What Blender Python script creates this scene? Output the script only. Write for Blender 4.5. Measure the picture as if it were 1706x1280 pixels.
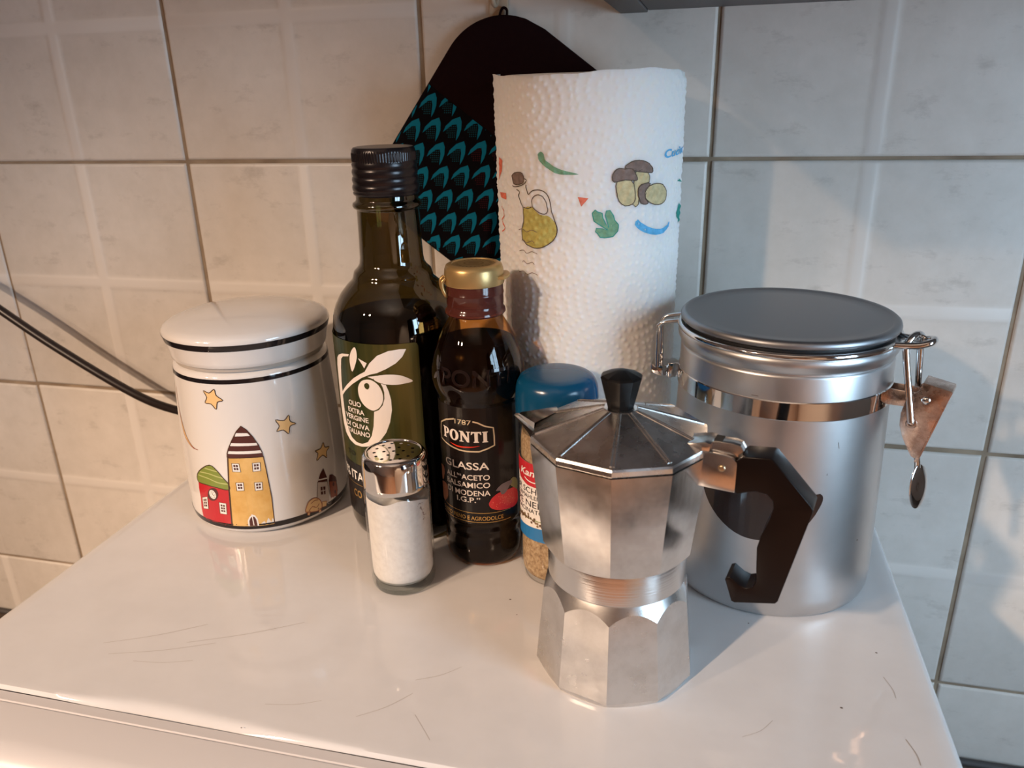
import bpy, bmesh, math, random
import numpy as np
from mathutils import Vector, Matrix

random.seed(7)
rng = np.random.default_rng(7)
PI = math.pi
S = 0.01                                   # everything below is written in centimetres
D = bpy.data
SC = bpy.context.scene
COL = SC.collection
for _o in list(D.objects):
    D.objects.remove(_o)

# ------------------------------------------------------------------ camera, light, exposure
# x along the tiled wall, y into the wall (wall face at y = 0), z up from the top of the microwave
cam_d = D.cameras.new('camera')
cam = D.objects.new('camera', cam_d)
COL.objects.link(cam)
_rx, _ry, _rz = -0.361366946, 0.248038719, 0.0258099468
c_, s_ = math.cos, math.sin
_M = (Matrix(((c_(_ry), -s_(_ry), 0), (s_(_ry), c_(_ry), 0), (0, 0, 1)))
      @ Matrix(((1, 0, 0), (0, c_(_rx), -s_(_rx)), (0, s_(_rx), c_(_rx))))
      @ Matrix(((c_(_rz), 0, s_(_rz)), (0, 1, 0), (-s_(_rz), 0, c_(_rz)))))
_R = Matrix((_M.col[0], _M.col[2], -_M.col[1])).transposed()
cam.matrix_world = Matrix.Translation(Vector((39.9448, -55.2637, 27.5843)) * S) @ _R.to_4x4()
cam_d.sensor_width = 36.0
cam_d.lens = 1289.8 / 1706 * 36
cam_d.clip_start = 0.01
cam_d.dof.use_dof = True
cam_d.dof.focus_distance = 0.44
cam_d.dof.aperture_fstop = 13.0
SC.camera = cam

w = D.worlds.new('daylight')
SC.world = w
w.use_nodes = True
w.node_tree.nodes['Background'].inputs[0].default_value = (0.62, 0.8, 1.0, 1)
w.node_tree.nodes['Background'].inputs[1].default_value = 0.9


def lamp(name, kind, loc, power, col, **kw):
    l = D.lights.new(name, kind)
    l.energy = power
    l.color = col
    for k, v in kw.items():
        setattr(l, k, v)
    o = D.objects.new(name, l)
    o.location = Vector(loc) * S
    COL.objects.link(o)
    return o


_aim = Vector((9, -30, -29))
for _loc, _p in (((-113, -235, 150), 405), ((-159, -204, 141), 98)):        # two ceiling spots to the left behind the camera
    _o = lamp('room_spot', 'SPOT', _loc, _p, (1, 0.72, 0.51), shadow_soft_size=0.05, spot_size=math.radians(29), spot_blend=1.0)
    _o.rotation_euler = (_aim - Vector(_loc)).to_track_quat('-Z', 'Y').to_euler()
lamp('room_spot', 'SPOT', (50, -175, 180), 420, (1, 0.74, 0.52), shadow_soft_size=0.06, spot_size=math.radians(62), spot_blend=0.35)  # added downlight, unseen; brightens the floor that the metal mirrors
_o = lamp('added_ceiling_fill', 'SPOT', (60, -190, 110), 22, (1, 0.82, 0.66), shadow_soft_size=0.1, spot_size=math.radians(130), spot_blend=0.5)  # added uplight, unseen; lifts the ceiling for the aluminium's reflections
_o.rotation_euler = (PI, 0, 0)
_wl = lamp('window_daylight', 'AREA', (128, -72, 27), 13.5, (0.54, 0.78, 1.0), shape='RECTANGLE', size=0.64, size_y=0.44)
_wl.rotation_euler = (0, PI / 2, 0)
SC.view_settings.view_transform = 'Standard'
SC.view_settings.look = 'None'
SC.view_settings.exposure = 0.0
SC.view_settings.gamma = 1.0
SC.view_settings.use_curve_mapping = False


# ------------------------------------------------------------------ helpers
def mat(name, col, rough=0.5, metal=0.0, **kw):
    m = D.materials.new(name)
    m.use_nodes = True
    b = m.node_tree.nodes['Principled BSDF']
    b.inputs['Base Color'].default_value = (*col, 1)
    b.inputs['Roughness'].default_value = rough
    b.inputs['Metallic'].default_value = metal
    for k, v in kw.items():
        b.inputs[k.replace('_', ' ')].default_value = v
    return m


class NT:
    """short hand for building node trees"""
    def __init__(self, m):
        self.t = m.node_tree
        self.b = self.t.nodes['Principled BSDF']

    def n(self, kind, **kw):
        nd = self.t.nodes.new(kind)
        for k, v in kw.items():
            if k in nd.inputs:
                self.set(nd.inputs[k], v)
            else:
                setattr(nd, k, v)
        return nd

    def set(self, sock, v):
        if isinstance(v, bpy.types.NodeSocket):
            self.t.links.new(v, sock)
        else:
            sock.default_value = v

    def link(self, a, sock):
        self.t.links.new(a, self.b.inputs[sock])

    def coord(self, scale=(1, 1, 1), kind='Object'):
        tc = self.n('ShaderNodeTexCoord')
        mp = self.n('ShaderNodeMapping')
        self.t.links.new(tc.outputs[kind], mp.inputs['Vector'])
        mp.inputs['Scale'].default_value = scale
        return mp.outputs[0]

    def geo(self, scale=(1, 1, 1)):
        g = self.n('ShaderNodeNewGeometry')
        mp = self.n('ShaderNodeMapping')
        self.t.links.new(g.outputs['Position'], mp.inputs['Vector'])
        mp.inputs['Scale'].default_value = scale
        return mp.outputs[0]

    def noise(self, vec, scale, detail=3, rough=0.55):
        return self.n('ShaderNodeTexNoise', Vector=vec, Scale=scale, Detail=detail, Roughness=rough).outputs['Fac']

    def ramp(self, fac, stops):
        r = self.n('ShaderNodeValToRGB')
        self.t.links.new(fac, r.inputs['Fac'])
        e = r.color_ramp.elements
        while len(e) < len(stops):
            e.new(0.5)
        for q, (p, c) in zip(e, stops):
            q.position = p
            q.color = (*c, 1) if len(c) == 3 else c
        return r.outputs['Color']

    def mix(self, fac, a, b, mode='MIX'):
        nd = self.t.nodes.new('ShaderNodeMix')
        nd.data_type = 'RGBA'
        nd.blend_type = mode
        self.set(nd.inputs[0], fac)
        self.set(nd.inputs[6], a if not isinstance(a, tuple) or len(a) == 4 else (*a, 1))
        self.set(nd.inputs[7], b if not isinstance(b, tuple) or len(b) == 4 else (*b, 1))
        return nd.outputs[2]

    def bump(self, h, strength=0.2, dist=0.001):
        nd = self.n('ShaderNodeBump', Height=h, Strength=strength, Distance=dist)
        self.t.links.new(nd.outputs[0], self.b.inputs['Normal'])


def mesh(name, verts, faces, m, parent=None, smooth=35, mats=None, midx=None):
    """link one mesh object; vertices in cm"""
    me = D.meshes.new(name)
    v = np.asarray(verts, dtype=float) * S
    me.from_pydata(v.tolist(), [], faces)
    for q in (mats or ([m] if m else [])):
        me.materials.append(q)
    if midx is not None:
        me.polygons.foreach_set('material_index', midx)
    me.validate()
    if smooth:
        me.polygons.foreach_set('use_smooth', [True] * len(me.polygons))
        me.set_sharp_from_angle(angle=math.radians(smooth))
    me.update()
    o = D.objects.new(name, me)
    COL.objects.link(o)
    if parent:
        o.parent = parent
    return o


def obj_bm(name, bm, m, parent=None, smooth=35):
    me = D.meshes.new(name)
    bmesh.ops.recalc_face_normals(bm, faces=bm.faces)
    for v in bm.verts:
        v.co *= S
    bm.to_mesh(me)
    bm.free()
    if m:
        me.materials.append(m)
    if smooth:
        me.polygons.foreach_set('use_smooth', [True] * len(me.polygons))
        me.set_sharp_from_angle(angle=math.radians(smooth))
    o = D.objects.new(name, me)
    COL.objects.link(o)
    if parent:
        o.parent = parent
    return o


def tag(o, label=None, cat=None, group=None, kind=None):
    for k, v in (('label', label), ('category', cat), ('group', group), ('kind', kind)):
        if v:
            o[k] = v
    return o


def thing(name, label, cat, loc=(0, 0, 0), rz=0, group=None):
    o = D.objects.new(name, None)
    o.empty_display_size = 0.02
    o.location = Vector(loc) * S
    o.rotation_euler = (0, 0, rz)
    COL.objects.link(o)
    return tag(o, label, cat, group)


def lathe_data(prof, seg=96, fn=None, a0=0.0, a1=2 * PI):
    full = abs(a1 - a0 - 2 * PI) < 1e-6
    n = seg if full else seg + 1
    th = np.linspace(a0, a1, n, endpoint=not full)
    V, F = [], []
    rows = []
    for r, z in prof:
        if r <= 1e-6 and full:
            rows.append([len(V)])
            V.append((0, 0, z))
        else:
            row = []
            for t in th:
                rr = r * (fn(t, r, z) if fn else 1)
                row.append(len(V))
                V.append((rr * math.cos(t), rr * math.sin(t), z))
            rows.append(row)
    for a, b in zip(rows[:-1], rows[1:]):
        m = n if full else n - 1
        for i in range(m):
            j = (i + 1) % n
            if len(a) == 1 and len(b) == 1:
                continue
            if len(a) == 1:
                F.append((a[0], b[j], b[i]))
            elif len(b) == 1:
                F.append((a[i], a[j], b[0]))
            else:
                F.append((a[i], a[j], b[j], b[i]))
    return V, F


def smooth_prof(prof, sub=4):
    """Catmull-Rom through profile points; a repeated point keeps a crisp corner"""
    out = []
    segs = [[prof[0]]]
    for p in prof[1:]:
        if p == segs[-1][-1]:
            segs.append([p])
        else:
            segs[-1].append(p)
    for sg in segs:
        if len(sg) < 3:
            out += sg
            continue
        P = [sg[0]] + sg + [sg[-1]]
        for i in range(1, len(P) - 2):
            for k in range(sub):
                t = k / sub
                q = []
                for d in (0, 1):
                    p0, p1, p2, p3 = P[i - 1][d], P[i][d], P[i + 1][d], P[i + 2][d]
                    q.append(0.5 * (2 * p1 + (p2 - p0) * t + (2 * p0 - 5 * p1 + 4 * p2 - p3) * t * t + (3 * p1 - p0 - 3 * p2 + p3) * t ** 3))
                out.append((max(q[0], 0), q[1]))
        out.append(sg[-1])
    return out


def lathe(name, prof, m, parent=None, seg=96, smooth=40, sub=0, fn=None):
    if sub:
        prof = smooth_prof(prof, sub)
    V, F = lathe_data(prof, seg, fn)
    return mesh(name, V, F, m, parent, smooth)


def shell(outer, inner):
    """closed glass wall: outer profile upwards, then inner profile downwards"""
    return outer + inner[::-1]


def spline(pts, sub=6, closed=False):
    P = [np.array(p, float) for p in pts]
    n = len(P)
    out = []
    rg = range(n if closed else n - 1)
    for i in rg:
        g = (lambda k: P[k % n]) if closed else (lambda k: P[min(max(k, 0), n - 1)])
        p0, p1, p2, p3 = g(i - 1), g(i), g(i + 1), g(i + 2)
        for k in range(sub):
            t = k / sub
            out.append(0.5 * (2 * p1 + (p2 - p0) * t + (2 * p0 - 5 * p1 + 4 * p2 - p3) * t * t + (3 * p1 - p0 - 3 * p2 + p3) * t ** 3))
    if not closed:
        out.append(P[-1])
    return [tuple(p) for p in out]


def tube_data(pts, r, seg=12, closed=False):
    P = [Vector(p) for p in pts]
    n = len(P)
    V, F = [], []
    up = None
    for i, p in enumerate(P):
        a = P[(i - 1) % n] if (closed or i > 0) else p
        b = P[(i + 1) % n] if (closed or i < n - 1) else p
        t = (b - a).normalized()
        if up is None:
            up = t.orthogonal().normalized()
        up = (up - t * up.dot(t)).normalized()
        sd = t.cross(up)
        for k in range(seg):
            an = 2 * PI * k / seg
            V.append(tuple(p + (up * math.cos(an) + sd * math.sin(an)) * r))
    m = n if closed else n - 1
    for i in range(m):
        for k in range(seg):
            i2, k2 = (i + 1) % n, (k + 1) % seg
            F.append((i * seg + k, i * seg + k2, i2 * seg + k2, i2 * seg + k))
    if not closed:
        F.append(tuple(range(seg - 1, -1, -1)))
        F.append(tuple((n - 1) * seg + k for k in range(seg)))
    return V, F


def tube(name, pts, r, m, parent=None, seg=12, closed=False, sub=0):
    if sub:
        pts = spline(pts, sub, closed)
    V, F = tube_data(pts, r, seg, closed)
    return mesh(name, V, F, m, parent, 60)


def join(parts):
    V, F = [], []
    for v, f in parts:
        o = len(V)
        V += list(v)
        F += [tuple(i + o for i in q) for q in f]
    return V, F


def box_data(x0, x1, y0, y1, z0, z1):
    V = [(x, y, z) for z in (z0, z1) for y in (y0, y1) for x in (x0, x1)]
    F = [(0, 2, 3, 1), (4, 5, 7, 6), (0, 1, 5, 4), (2, 6, 7, 3), (0, 4, 6, 2), (1, 3, 7, 5)]
    return V, F


def rbox(name, x0, x1, y0, y1, z0, z1, m, parent=None, r=0.3, seg=3):
    bm = bmesh.new()
    bmesh.ops.create_cube(bm, size=1)
    for v in bm.verts:
        v.co = Vector((x0 + (v.co.x + .5) * (x1 - x0), y0 + (v.co.y + .5) * (y1 - y0), z0 + (v.co.z + .5) * (z1 - z0)))
    if r:
        bmesh.ops.bevel(bm, geom=bm.edges[:], offset=r, segments=seg, affect='EDGES', profile=0.5, clamp_overlap=True)
    return obj_bm(name, bm, m, parent, 40)


def poly_tris(loops):
    """triangulate a 2-D outline with holes -> (points, triangles)"""
    bm = bmesh.new()
    for lp in loops:
        vs = [bm.verts.new((p[0], p[1], 0)) for p in lp]
        for a, b in zip(vs, vs[1:] + vs[:1]):
            if a is not b:
                try:
                    bm.edges.new((a, b))
                except ValueError:
                    pass
    bmesh.ops.triangle_fill(bm, use_beauty=True, use_dissolve=False, edges=bm.edges[:])
    bm.verts.index_update()
    P = [(v.co.x, v.co.y) for v in bm.verts]
    T = [tuple(v.index for v in f.verts) for f in bm.faces]
    bm.free()
    return P, T


def prism(name, loop, fr, y0, y1, m, parent=None, bevel=0.0, seg=2, holes=()):
    """outline (a, z) extruded from y0 to y1; fr maps (a, y, z) to local coordinates"""
    P, T = poly_tris([loop] + list(holes))
    bm = bmesh.new()
    vs = [bm.verts.new((p[0], y0, p[1])) for p in P]
    for t in T:
        try:
            bm.faces.new([vs[i] for i in t])
        except ValueError:
            pass
    bmesh.ops.dissolve_limit(bm, angle_limit=0.01, verts=bm.verts[:], edges=bm.edges[:])
    ret = bmesh.ops.extrude_face_region(bm, geom=bm.faces[:])
    for e in ret['geom']:
        if isinstance(e, bmesh.types.BMVert):
            e.co.y = y1
    bmesh.ops.recalc_face_normals(bm, faces=bm.faces)
    if bevel:
        eds = [e for e in bm.edges if len(e.link_faces) == 2 and abs(abs(e.verts[0].co.y - e.verts[1].co.y)) < 1e-6
               and e.link_faces[0].normal.angle(e.link_faces[1].normal) > 0.6]
        bmesh.ops.bevel(bm, geom=eds, offset=bevel, segments=seg, affect='EDGES', profile=0.5, clamp_overlap=True)
    for v in bm.verts:
        v.co = Vector(fr(v.co.x, v.co.y, v.co.z))
    return obj_bm(name, bm, m, parent, 35)


class Art:
    """flat print laid on a surface: sf(u, v, off) gives local coordinates (cm)"""
    def __init__(self, sf, base=0.012, step=0.006, cell=0.35):
        self.sf, self.base, self.step, self.cell = sf, base, step, cell
        self.V, self.F, self.mi, self.mats = [], [], [], []

    def _put(self, P, T, m, lay):
        # cut long triangles so that the print follows the curve
        P = [tuple(p) for p in P]
        T = list(T)
        if self.cell:
            bm = bmesh.new()
            vs = [bm.verts.new((p[0], p[1], 0)) for p in P]
            for t in T:
                try:
                    bm.faces.new([vs[i] for i in t])
                except ValueError:
                    pass
            u0 = min(p[0] for p in P)
            u1 = max(p[0] for p in P)
            k = math.ceil(u0 / self.cell) * self.cell
            while k < u1:
                bmesh.ops.bisect_plane(bm, geom=bm.verts[:] + bm.edges[:] + bm.faces[:], plane_co=(k, 0, 0), plane_no=(1, 0, 0))
                k += self.cell
            bm.verts.index_update()
            P = [(v.co.x, v.co.y) for v in bm.verts]
            T = [tuple(v.index for v in f.verts) for f in bm.faces]
            bm.free()
        if m not in self.mats:
            self.mats.append(m)
        o = len(self.V)
        off = self.base + self.step * lay
        self.V += [self.sf(p[0], p[1], off) for p in P]
        for t in T:
            a = sum(P[t[i]][0] * P[t[(i + 1) % len(t)]][1] - P[t[(i + 1) % len(t)]][0] * P[t[i]][1] for i in range(len(t)))
            tt = t if a > 0 else t[::-1]
            self.F.append(tuple(i + o for i in tt))
            self.mi.append(self.mats.index(m))

    def poly(self, pts, m, lay=0, holes=(), smooth=0):
        if smooth:
            pts = spline(pts, smooth, True)
        P, T = poly_tris([pts] + list(holes))
        self._put(P, T, m, lay)

    def line(self, pts, wd, m, lay=1, closed=False, smooth=0):
        if smooth:
            pts = spline(pts, smooth, closed)
        P = [np.array(p, float) for p in pts]
        n = len(P)
        A, T = [], []
        for i in range(n):
            a = P[(i - 1) % n] if (closed or i) else P[i]
            b = P[(i + 1) % n] if (closed or i < n - 1) else P[i]
            t = b - a
            t = t / (np.hypot(*t) + 1e-9)
            nn = np.array((-t[1], t[0])) * wd / 2
            A += [tuple(P[i] + nn), tuple(P[i] - nn)]
        for i in range(n if closed else n - 1):
            j = (i + 1) % n
            T.append((2 * i, 2 * i + 1, 2 * j + 1, 2 * j))
        self._put(A, T, m, lay)

    def disc(self, u, v, ru, rv, m, lay=0, n=20, rot=0.0):
        c, s = math.cos(rot), math.sin(rot)
        self.poly([(u + ru * math.cos(2 * PI * k / n) * c - rv * math.sin(2 * PI * k / n) * s,
                    v + ru * math.cos(2 * PI * k / n) * s + rv * math.sin(2 * PI * k / n) * c) for k in range(n)], m, lay)

    def text(self, s, u0, u1, v, h, m, lay=1, bold=0.0, shear=0.0, rot=0.0, spacing=1.0):
        """write s from u0 to u1 on the baseline v with capital height h"""
        cu = D.curves.new('lettering', 'FONT')
        cu.body = s
        cu.size = 1.0
        cu.offset = bold
        cu.shear = shear
        cu.space_character = spacing
        cu.resolution_u = 4
        cu.fill_mode = 'FRONT'
        o = D.objects.new('lettering', cu)
        COL.objects.link(o)
        dg = bpy.context.evaluated_depsgraph_get()
        e = o.evaluated_get(dg)
        me = e.to_mesh()
        P = np.array([(v_.co.x, v_.co.y) for v_ in me.vertices])
        T = [tuple(p.vertices) for p in me.polygons]
        e.to_mesh_clear()
        D.objects.remove(o)
        D.curves.remove(cu)
        x0, x1 = P[:, 0].min(), P[:, 0].max()
        sx = (u1 - u0) / (x1 - x0)
        sy = h / 0.69
        Q = np.stack([(P[:, 0] - x0) * sx, P[:, 1] * sy], -1)
        c, sn = math.cos(rot), math.sin(rot)
        Q = np.stack([u0 + Q[:, 0] * c - Q[:, 1] * sn, v + Q[:, 0] * sn + Q[:, 1] * c], -1)
        self._put(Q.tolist(), T, m, lay)

    def build(self, name, parent=None):
        return mesh(name, self.V, self.F, None, parent, 0, self.mats, self.mi)


def round_sf(ca_deg, R):
    """surface of revolution: u = arc length from the reference azimuth, v = height"""
    ca = math.radians(ca_deg)

    def f(u, v, off):
        r0 = R(v)
        a = ca + u / r0
        return ((r0 + off) * math.cos(a), (r0 + off) * math.sin(a), v)
    return f


def interp(xs, ys):
    return lambda z: float(np.interp(z, xs, ys))
CA={'jar': -56.41, 'olive': -67.16, 'glaze': -73.15, 'pepper': -79.29, 'roll': -81.75}
T_JAR={'tall':[(-2.49,5.97),(-2.75,3.86),(-2.99,1.02),(-2.97,0.81),(-1.56,0.79),(-0.17,0.78),(-0.11,2.78),(-0.2,5.02),(-0.25,5.82),(-1.31,5.86)],'troof':[(-2.54,5.88),(-2.5,6.14),(-2.36,6.48),(-2.08,6.99),(-1.67,7.65),(-1.33,8.01),(-1.04,7.74),(-0.73,7.25),(-0.44,6.62),(-0.29,6.08),(-0.24,5.77),(-1.32,5.82),(-2.43,5.82)],'s1':[(-1.72,7.55),(-1.0,7.5),(-0.86,7.3),(-1.81,7.32)],'s2':[(-2.14,6.87),(-0.54,6.78),(-0.49,6.6),(-2.23,6.67)],'s3':[(-2.38,6.3),(-0.33,6.24),(-0.3,6.04),(-2.45,6.12)],'w1':[(-2.31,5.44),(-1.83,5.43),(-1.8,4.82),(-2.32,4.84)],'w2':[(-0.99,5.4),(-0.5,5.4),(-0.54,4.8),(-1.03,4.79)],'w3':[(-2.24,4.05),(-1.74,4.06),(-1.77,3.47),(-2.25,3.46)],'w4':[(-1.05,4.01),(-0.56,3.99),(-0.6,3.42),(-1.07,3.41)],'door':[(-1.88,0.82),(-1.86,1.24),(-1.71,1.51),(-1.51,1.67),(-1.33,1.6),(-1.2,1.34),(-1.17,0.79)],'red':[(-5.43,3.59),(-5.5,2.43),(-5.6,0.95),(-4.24,0.87),(-3.03,0.82),(-2.9,2.32),(-2.8,3.5),(-3.71,3.53),(-4.65,3.62)],'rroof':[(-5.42,4.13),(-4.88,4.68),(-3.99,5.17),(-3.47,4.85),(-3.1,4.36),(-2.77,3.94),(-2.8,3.5),(-3.71,3.58),(-4.65,3.62),(-5.42,3.64)],'rl1':[(-5.04,4.46),(-4.23,4.51),(-3.55,4.4),(-3.11,4.32)],'rl2':[(-5.27,4.18),(-4.31,4.14),(-3.54,3.96),(-2.82,3.92)],'rl3':[(-4.49,4.86),(-3.96,4.82),(-3.48,4.76)],'clock':[(-4.04,3.49),(-3.76,3.41),(-3.68,3.09),(-3.88,2.69),(-4.25,2.5),(-4.59,2.59),(-4.63,2.9),(-4.41,3.29)],'w5':[(-5.28,2.5),(-4.69,2.71),(-4.79,1.76),(-5.33,1.65)],'w6':[(-3.72,2.49),(-3.17,2.47),(-3.25,1.64),(-3.78,1.64)],'star1':[(-3.47,10.34),(-3.08,10.21),(-2.67,10.48),(-2.6,10.08),(-2.2,9.76),(-2.59,9.63),(-2.75,9.15),(-3.04,9.48),(-3.48,9.53),(-3.29,9.91)],'star2':[(0.82,8.11),(1.36,7.94),(1.71,8.23),(1.75,7.79),(2.12,7.51),(1.7,7.46),(1.55,6.97),(1.23,7.31),(0.8,7.32),(1.01,7.65)],'star3':[(3.28,5.13),(3.78,5.1),(4.09,5.43),(4.21,5.03),(4.67,4.86),(4.31,4.65),(4.26,4.21),(3.87,4.57),(3.31,4.39),(3.49,4.86)],'moon':[(-6.71,9.98),(-6.75,8.47),(-6.44,6.86),(-5.57,6.17),(-4.84,6.09),(-5.35,6.16),(-6.04,6.72),(-6.52,7.69),(-6.78,8.88)],'whouse':[(3.15,2.85),(3.0,2.03),(2.9,1.46),(3.48,1.0),(4.18,0.7),(4.02,2.5)],'wroof':[(3.16,2.84),(3.44,3.33),(3.8,3.63),(4.02,2.88),(4.05,2.54)],'ws1':[(3.26,3.01),(4.01,2.81),(4.02,2.71),(3.22,2.94)],'ww':[(3.35,2.39),(3.77,2.24),(3.7,1.66),(3.29,1.82)],'rhouse':[(4.18,2.47),(4.18,1.57),(4.25,0.66),(5.05,0.66),(5.04,1.71),(4.94,2.43),(4.51,2.6)],'rhroof':[(4.15,2.44),(4.31,2.88),(4.62,2.78),(5.01,2.38),(5.08,1.98)],'turtle':[(1.96,1.05),(2.14,1.55),(2.4,1.77),(2.79,1.79),(3.16,1.48),(3.27,0.96),(3.01,0.73),(2.42,0.86)],'thead':[(3.32,1.27),(3.73,1.12),(3.64,0.77),(3.26,0.86)],'tlegs':[(2.11,1.04),(2.29,0.96),(2.21,0.66),(2.06,0.75)],'tlegs2':[(2.91,0.83),(3.12,0.83),(3.15,0.55),(2.97,0.54)],}
T_OLIVE={'labtop':[(-4.85,13.78),(-2.52,13.85),(-0.72,13.83),(0.82,13.84)],'labright':[(1.15,13.57),(1.14,7.32)],'oil':[(-1.27,11.39),(-0.96,11.31),(-0.82,10.9),(-0.72,10.35),(-0.72,9.68),(-0.9,8.87),(-1.19,8.18),(-1.6,7.64),(-2.08,7.27),(-2.59,7.07),(-3.06,6.96),(-3.69,6.94),(-4.27,7.11),(-4.76,7.46),(-5.06,8.01),(-5.23,9.05),(-5.19,10.03),(-5.15,10.99),(-5.11,11.94),(-4.92,12.46),(-4.59,12.72),(-4.1,12.91),(-3.39,13.02),(-3.46,12.87),(-4.02,12.75),(-4.3,12.53),(-4.46,11.94),(-4.61,10.97),(-4.65,9.95),(-4.63,9.13),(-4.54,8.33),(-4.31,7.82),(-3.98,7.37),(-3.51,7.16),(-3.0,7.16),(-2.52,7.39),(-2.19,7.86),(-1.99,8.55),(-1.86,9.52),(-1.54,9.66),(-1.27,9.98),(-1.12,10.41),(-1.1,10.84),(-1.17,11.17)],'leaf':[(-2.25,12.08),(-1.87,12.65),(-1.35,13.15),(-0.64,13.45),(0.02,13.53),(0.41,13.51),(0.15,13.05),(-0.26,12.67),(-0.84,12.34),(-1.44,12.06),(-1.94,11.92),(-2.5,11.66),(-3.33,11.11),(-4.13,10.49),(-4.79,9.91),(-4.74,10.18),(-3.93,10.91),(-3.19,11.51),(-2.61,11.88)],'leaf2':[(-2.81,13.55),(-2.71,13.15),(-2.81,12.66),(-3.21,11.93),(-3.36,12.38),(-3.33,12.87),(-3.1,13.32)],'bit':[(-2.65,12.89),(-2.05,12.64),(-2.26,12.29),(-2.4,12.54)],'bit2':[(-2.09,11.77),(-1.46,11.89),(-1.73,11.66)],'leaf3':[(-1.69,11.65),(-1.46,11.88),(-0.87,11.97),(-0.21,11.93),(0.23,11.77),(0.67,11.46),(0.2,11.36),(-0.37,11.31),(-0.93,11.35),(-1.38,11.46)],'fruit':[(-2.2,11.58),(-1.79,11.56),(-1.4,11.25),(-1.21,10.77),(-1.22,10.29),(-1.46,9.85),(-1.86,9.6),(-2.24,9.68),(-2.62,9.96),(-2.86,10.41),(-2.87,10.96),(-2.6,11.4)],'hole':[(-2.18,11.37),(-2.04,11.29),(-2.03,11.11),(-2.14,10.96),(-2.27,10.98),(-2.37,11.1),(-2.35,11.27)],'t1':[(-4.01,9.64),(-2.8,9.71)],'t2':[(-4.15,9.17),(-2.6,9.18)],'t3':[(-4.52,8.71),(-2.33,8.71)],'t4':[(-4.5,8.18),(-2.32,8.22)],'t5':[(-4.47,7.7),(-2.32,7.76)],'th':[(-2.8,9.71),(-2.76,10.03)],'to':[(-4.72,6.08),(-3.55,6.3)],'greenbot':[(-5.2,5.46),(-4.05,5.71)],'blackbot':[(-3.53,1.78)],'it':[(-6.02,4.19),(-3.37,4.89)],'co':[(-4.43,3.04),(-3.5,3.21)],'coh':[(-4.43,3.04),(-4.3,3.64)],}
T_GLAZE={'fr1':[(-1.62,9.99),(-2.28,9.78),(-2.92,9.41),(-3.05,8.85),(-3.0,8.35),(-1.98,8.16),(-1.35,8.06),(-0.87,8.04),(-0.14,8.05),(0.36,8.21),(0.78,8.37),(0.78,8.96),(0.74,9.49),(0.24,9.65),(-0.18,9.88),(-0.45,9.94)],'n1':[(-1.58,9.72),(-0.54,9.76)],'n1h':[(-1.58,9.72),(-1.56,10.02)],'ponti':[(-2.6,8.61),(-0.89,8.72),(0.41,8.63)],'pontit':[(-2.61,9.29),(0.4,9.34)],'swoosh':[(-2.04,8.42),(-1.47,8.33),(-0.97,8.34),(-0.46,8.37),(-0.05,8.43),(-0.46,8.32),(-0.97,8.26),(-1.5,8.25)],'gl':[(-2.57,6.85),(0.41,6.84)],'glh':[(-2.57,6.85),(-2.52,7.32)],'a1':[(-2.5,6.18),(0.42,6.19)],'a2':[(-2.55,5.66),(0.43,5.67)],'a3':[(-2.5,5.12),(0.43,5.13)],'a4':[(-1.7,4.69),(-0.19,4.67)],'a1h':[(-2.5,6.18),(-2.47,6.52)],'l1':[(-2.88,3.72),(-1.9,3.85),(-0.88,3.9),(-0.02,3.88),(0.84,3.83),(1.63,3.71)],'l2':[(-2.88,3.23),(-1.93,3.42),(-0.91,3.45),(-0.04,3.4),(0.82,3.32),(1.58,3.24)],'st':[(-0.69,3.52),(1.2,3.41)],'sth':[(-0.69,3.52),(-0.68,3.78)],'berry':[(0.31,4.54),(0.37,4.72),(0.52,4.95),(0.88,5.19),(1.26,5.22),(1.92,5.23),(2.33,5.05),(2.48,4.66),(2.48,4.14),(2.14,3.91),(1.49,3.95),(0.85,4.06),(0.44,4.27)],'bleaf':[(1.7,5.7),(2.03,5.91),(2.46,5.57),(2.43,4.94),(2.18,5.12),(1.84,5.39)],'drip':[(0.74,5.38),(1.15,5.75),(1.86,5.79),(1.89,5.56),(1.69,5.45),(1.5,5.2),(1.29,5.05),(1.1,5.08),(1.01,5.35)],'nut1':[(-3.78,6.21),(-3.02,6.5),(-2.84,6.13),(-3.22,5.44),(-3.78,5.43)],'nut2':[(-3.78,5.04),(-2.73,5.42),(-2.52,4.93),(-2.66,4.42),(-3.19,4.04),(-3.78,4.25)],'labtop':[(-1.14,10.75)],'labbot':[(-0.92,3.2)],}
T_PEPPER={'red':[(-3.34,7.87),(-1.92,8.22),(-1.13,8.23),(-1.15,7.06),(-1.47,6.85),(-1.96,6.73),(-2.48,6.84),(-3.14,7.24)],'lt':[(-3.34,7.87),(-1.55,8.25)],'lb':[(-3.02,2.78),(-0.86,3.78)],'wb':[(-2.92,3.67),(-1.64,3.92),(-0.85,4.08)],'k':[(-2.58,7.06),(-1.4,7.41)],'kh':[(-2.58,7.06),(-2.56,7.42)],'smile':[(-2.19,6.97),(-1.82,7.03),(-1.48,7.34)],'p1':[(-2.99,6.09),(-1.26,6.34)],'p2':[(-2.89,5.72),(-1.19,6.04)],'p3':[(-3.33,5.04),(-1.12,5.53)],'p4':[(-3.12,4.79),(-1.06,5.17)],'ph':[(-1.26,6.34),(-1.26,6.72)],'pep':[(-2.6,4.56),(-0.94,4.35)],}
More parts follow.
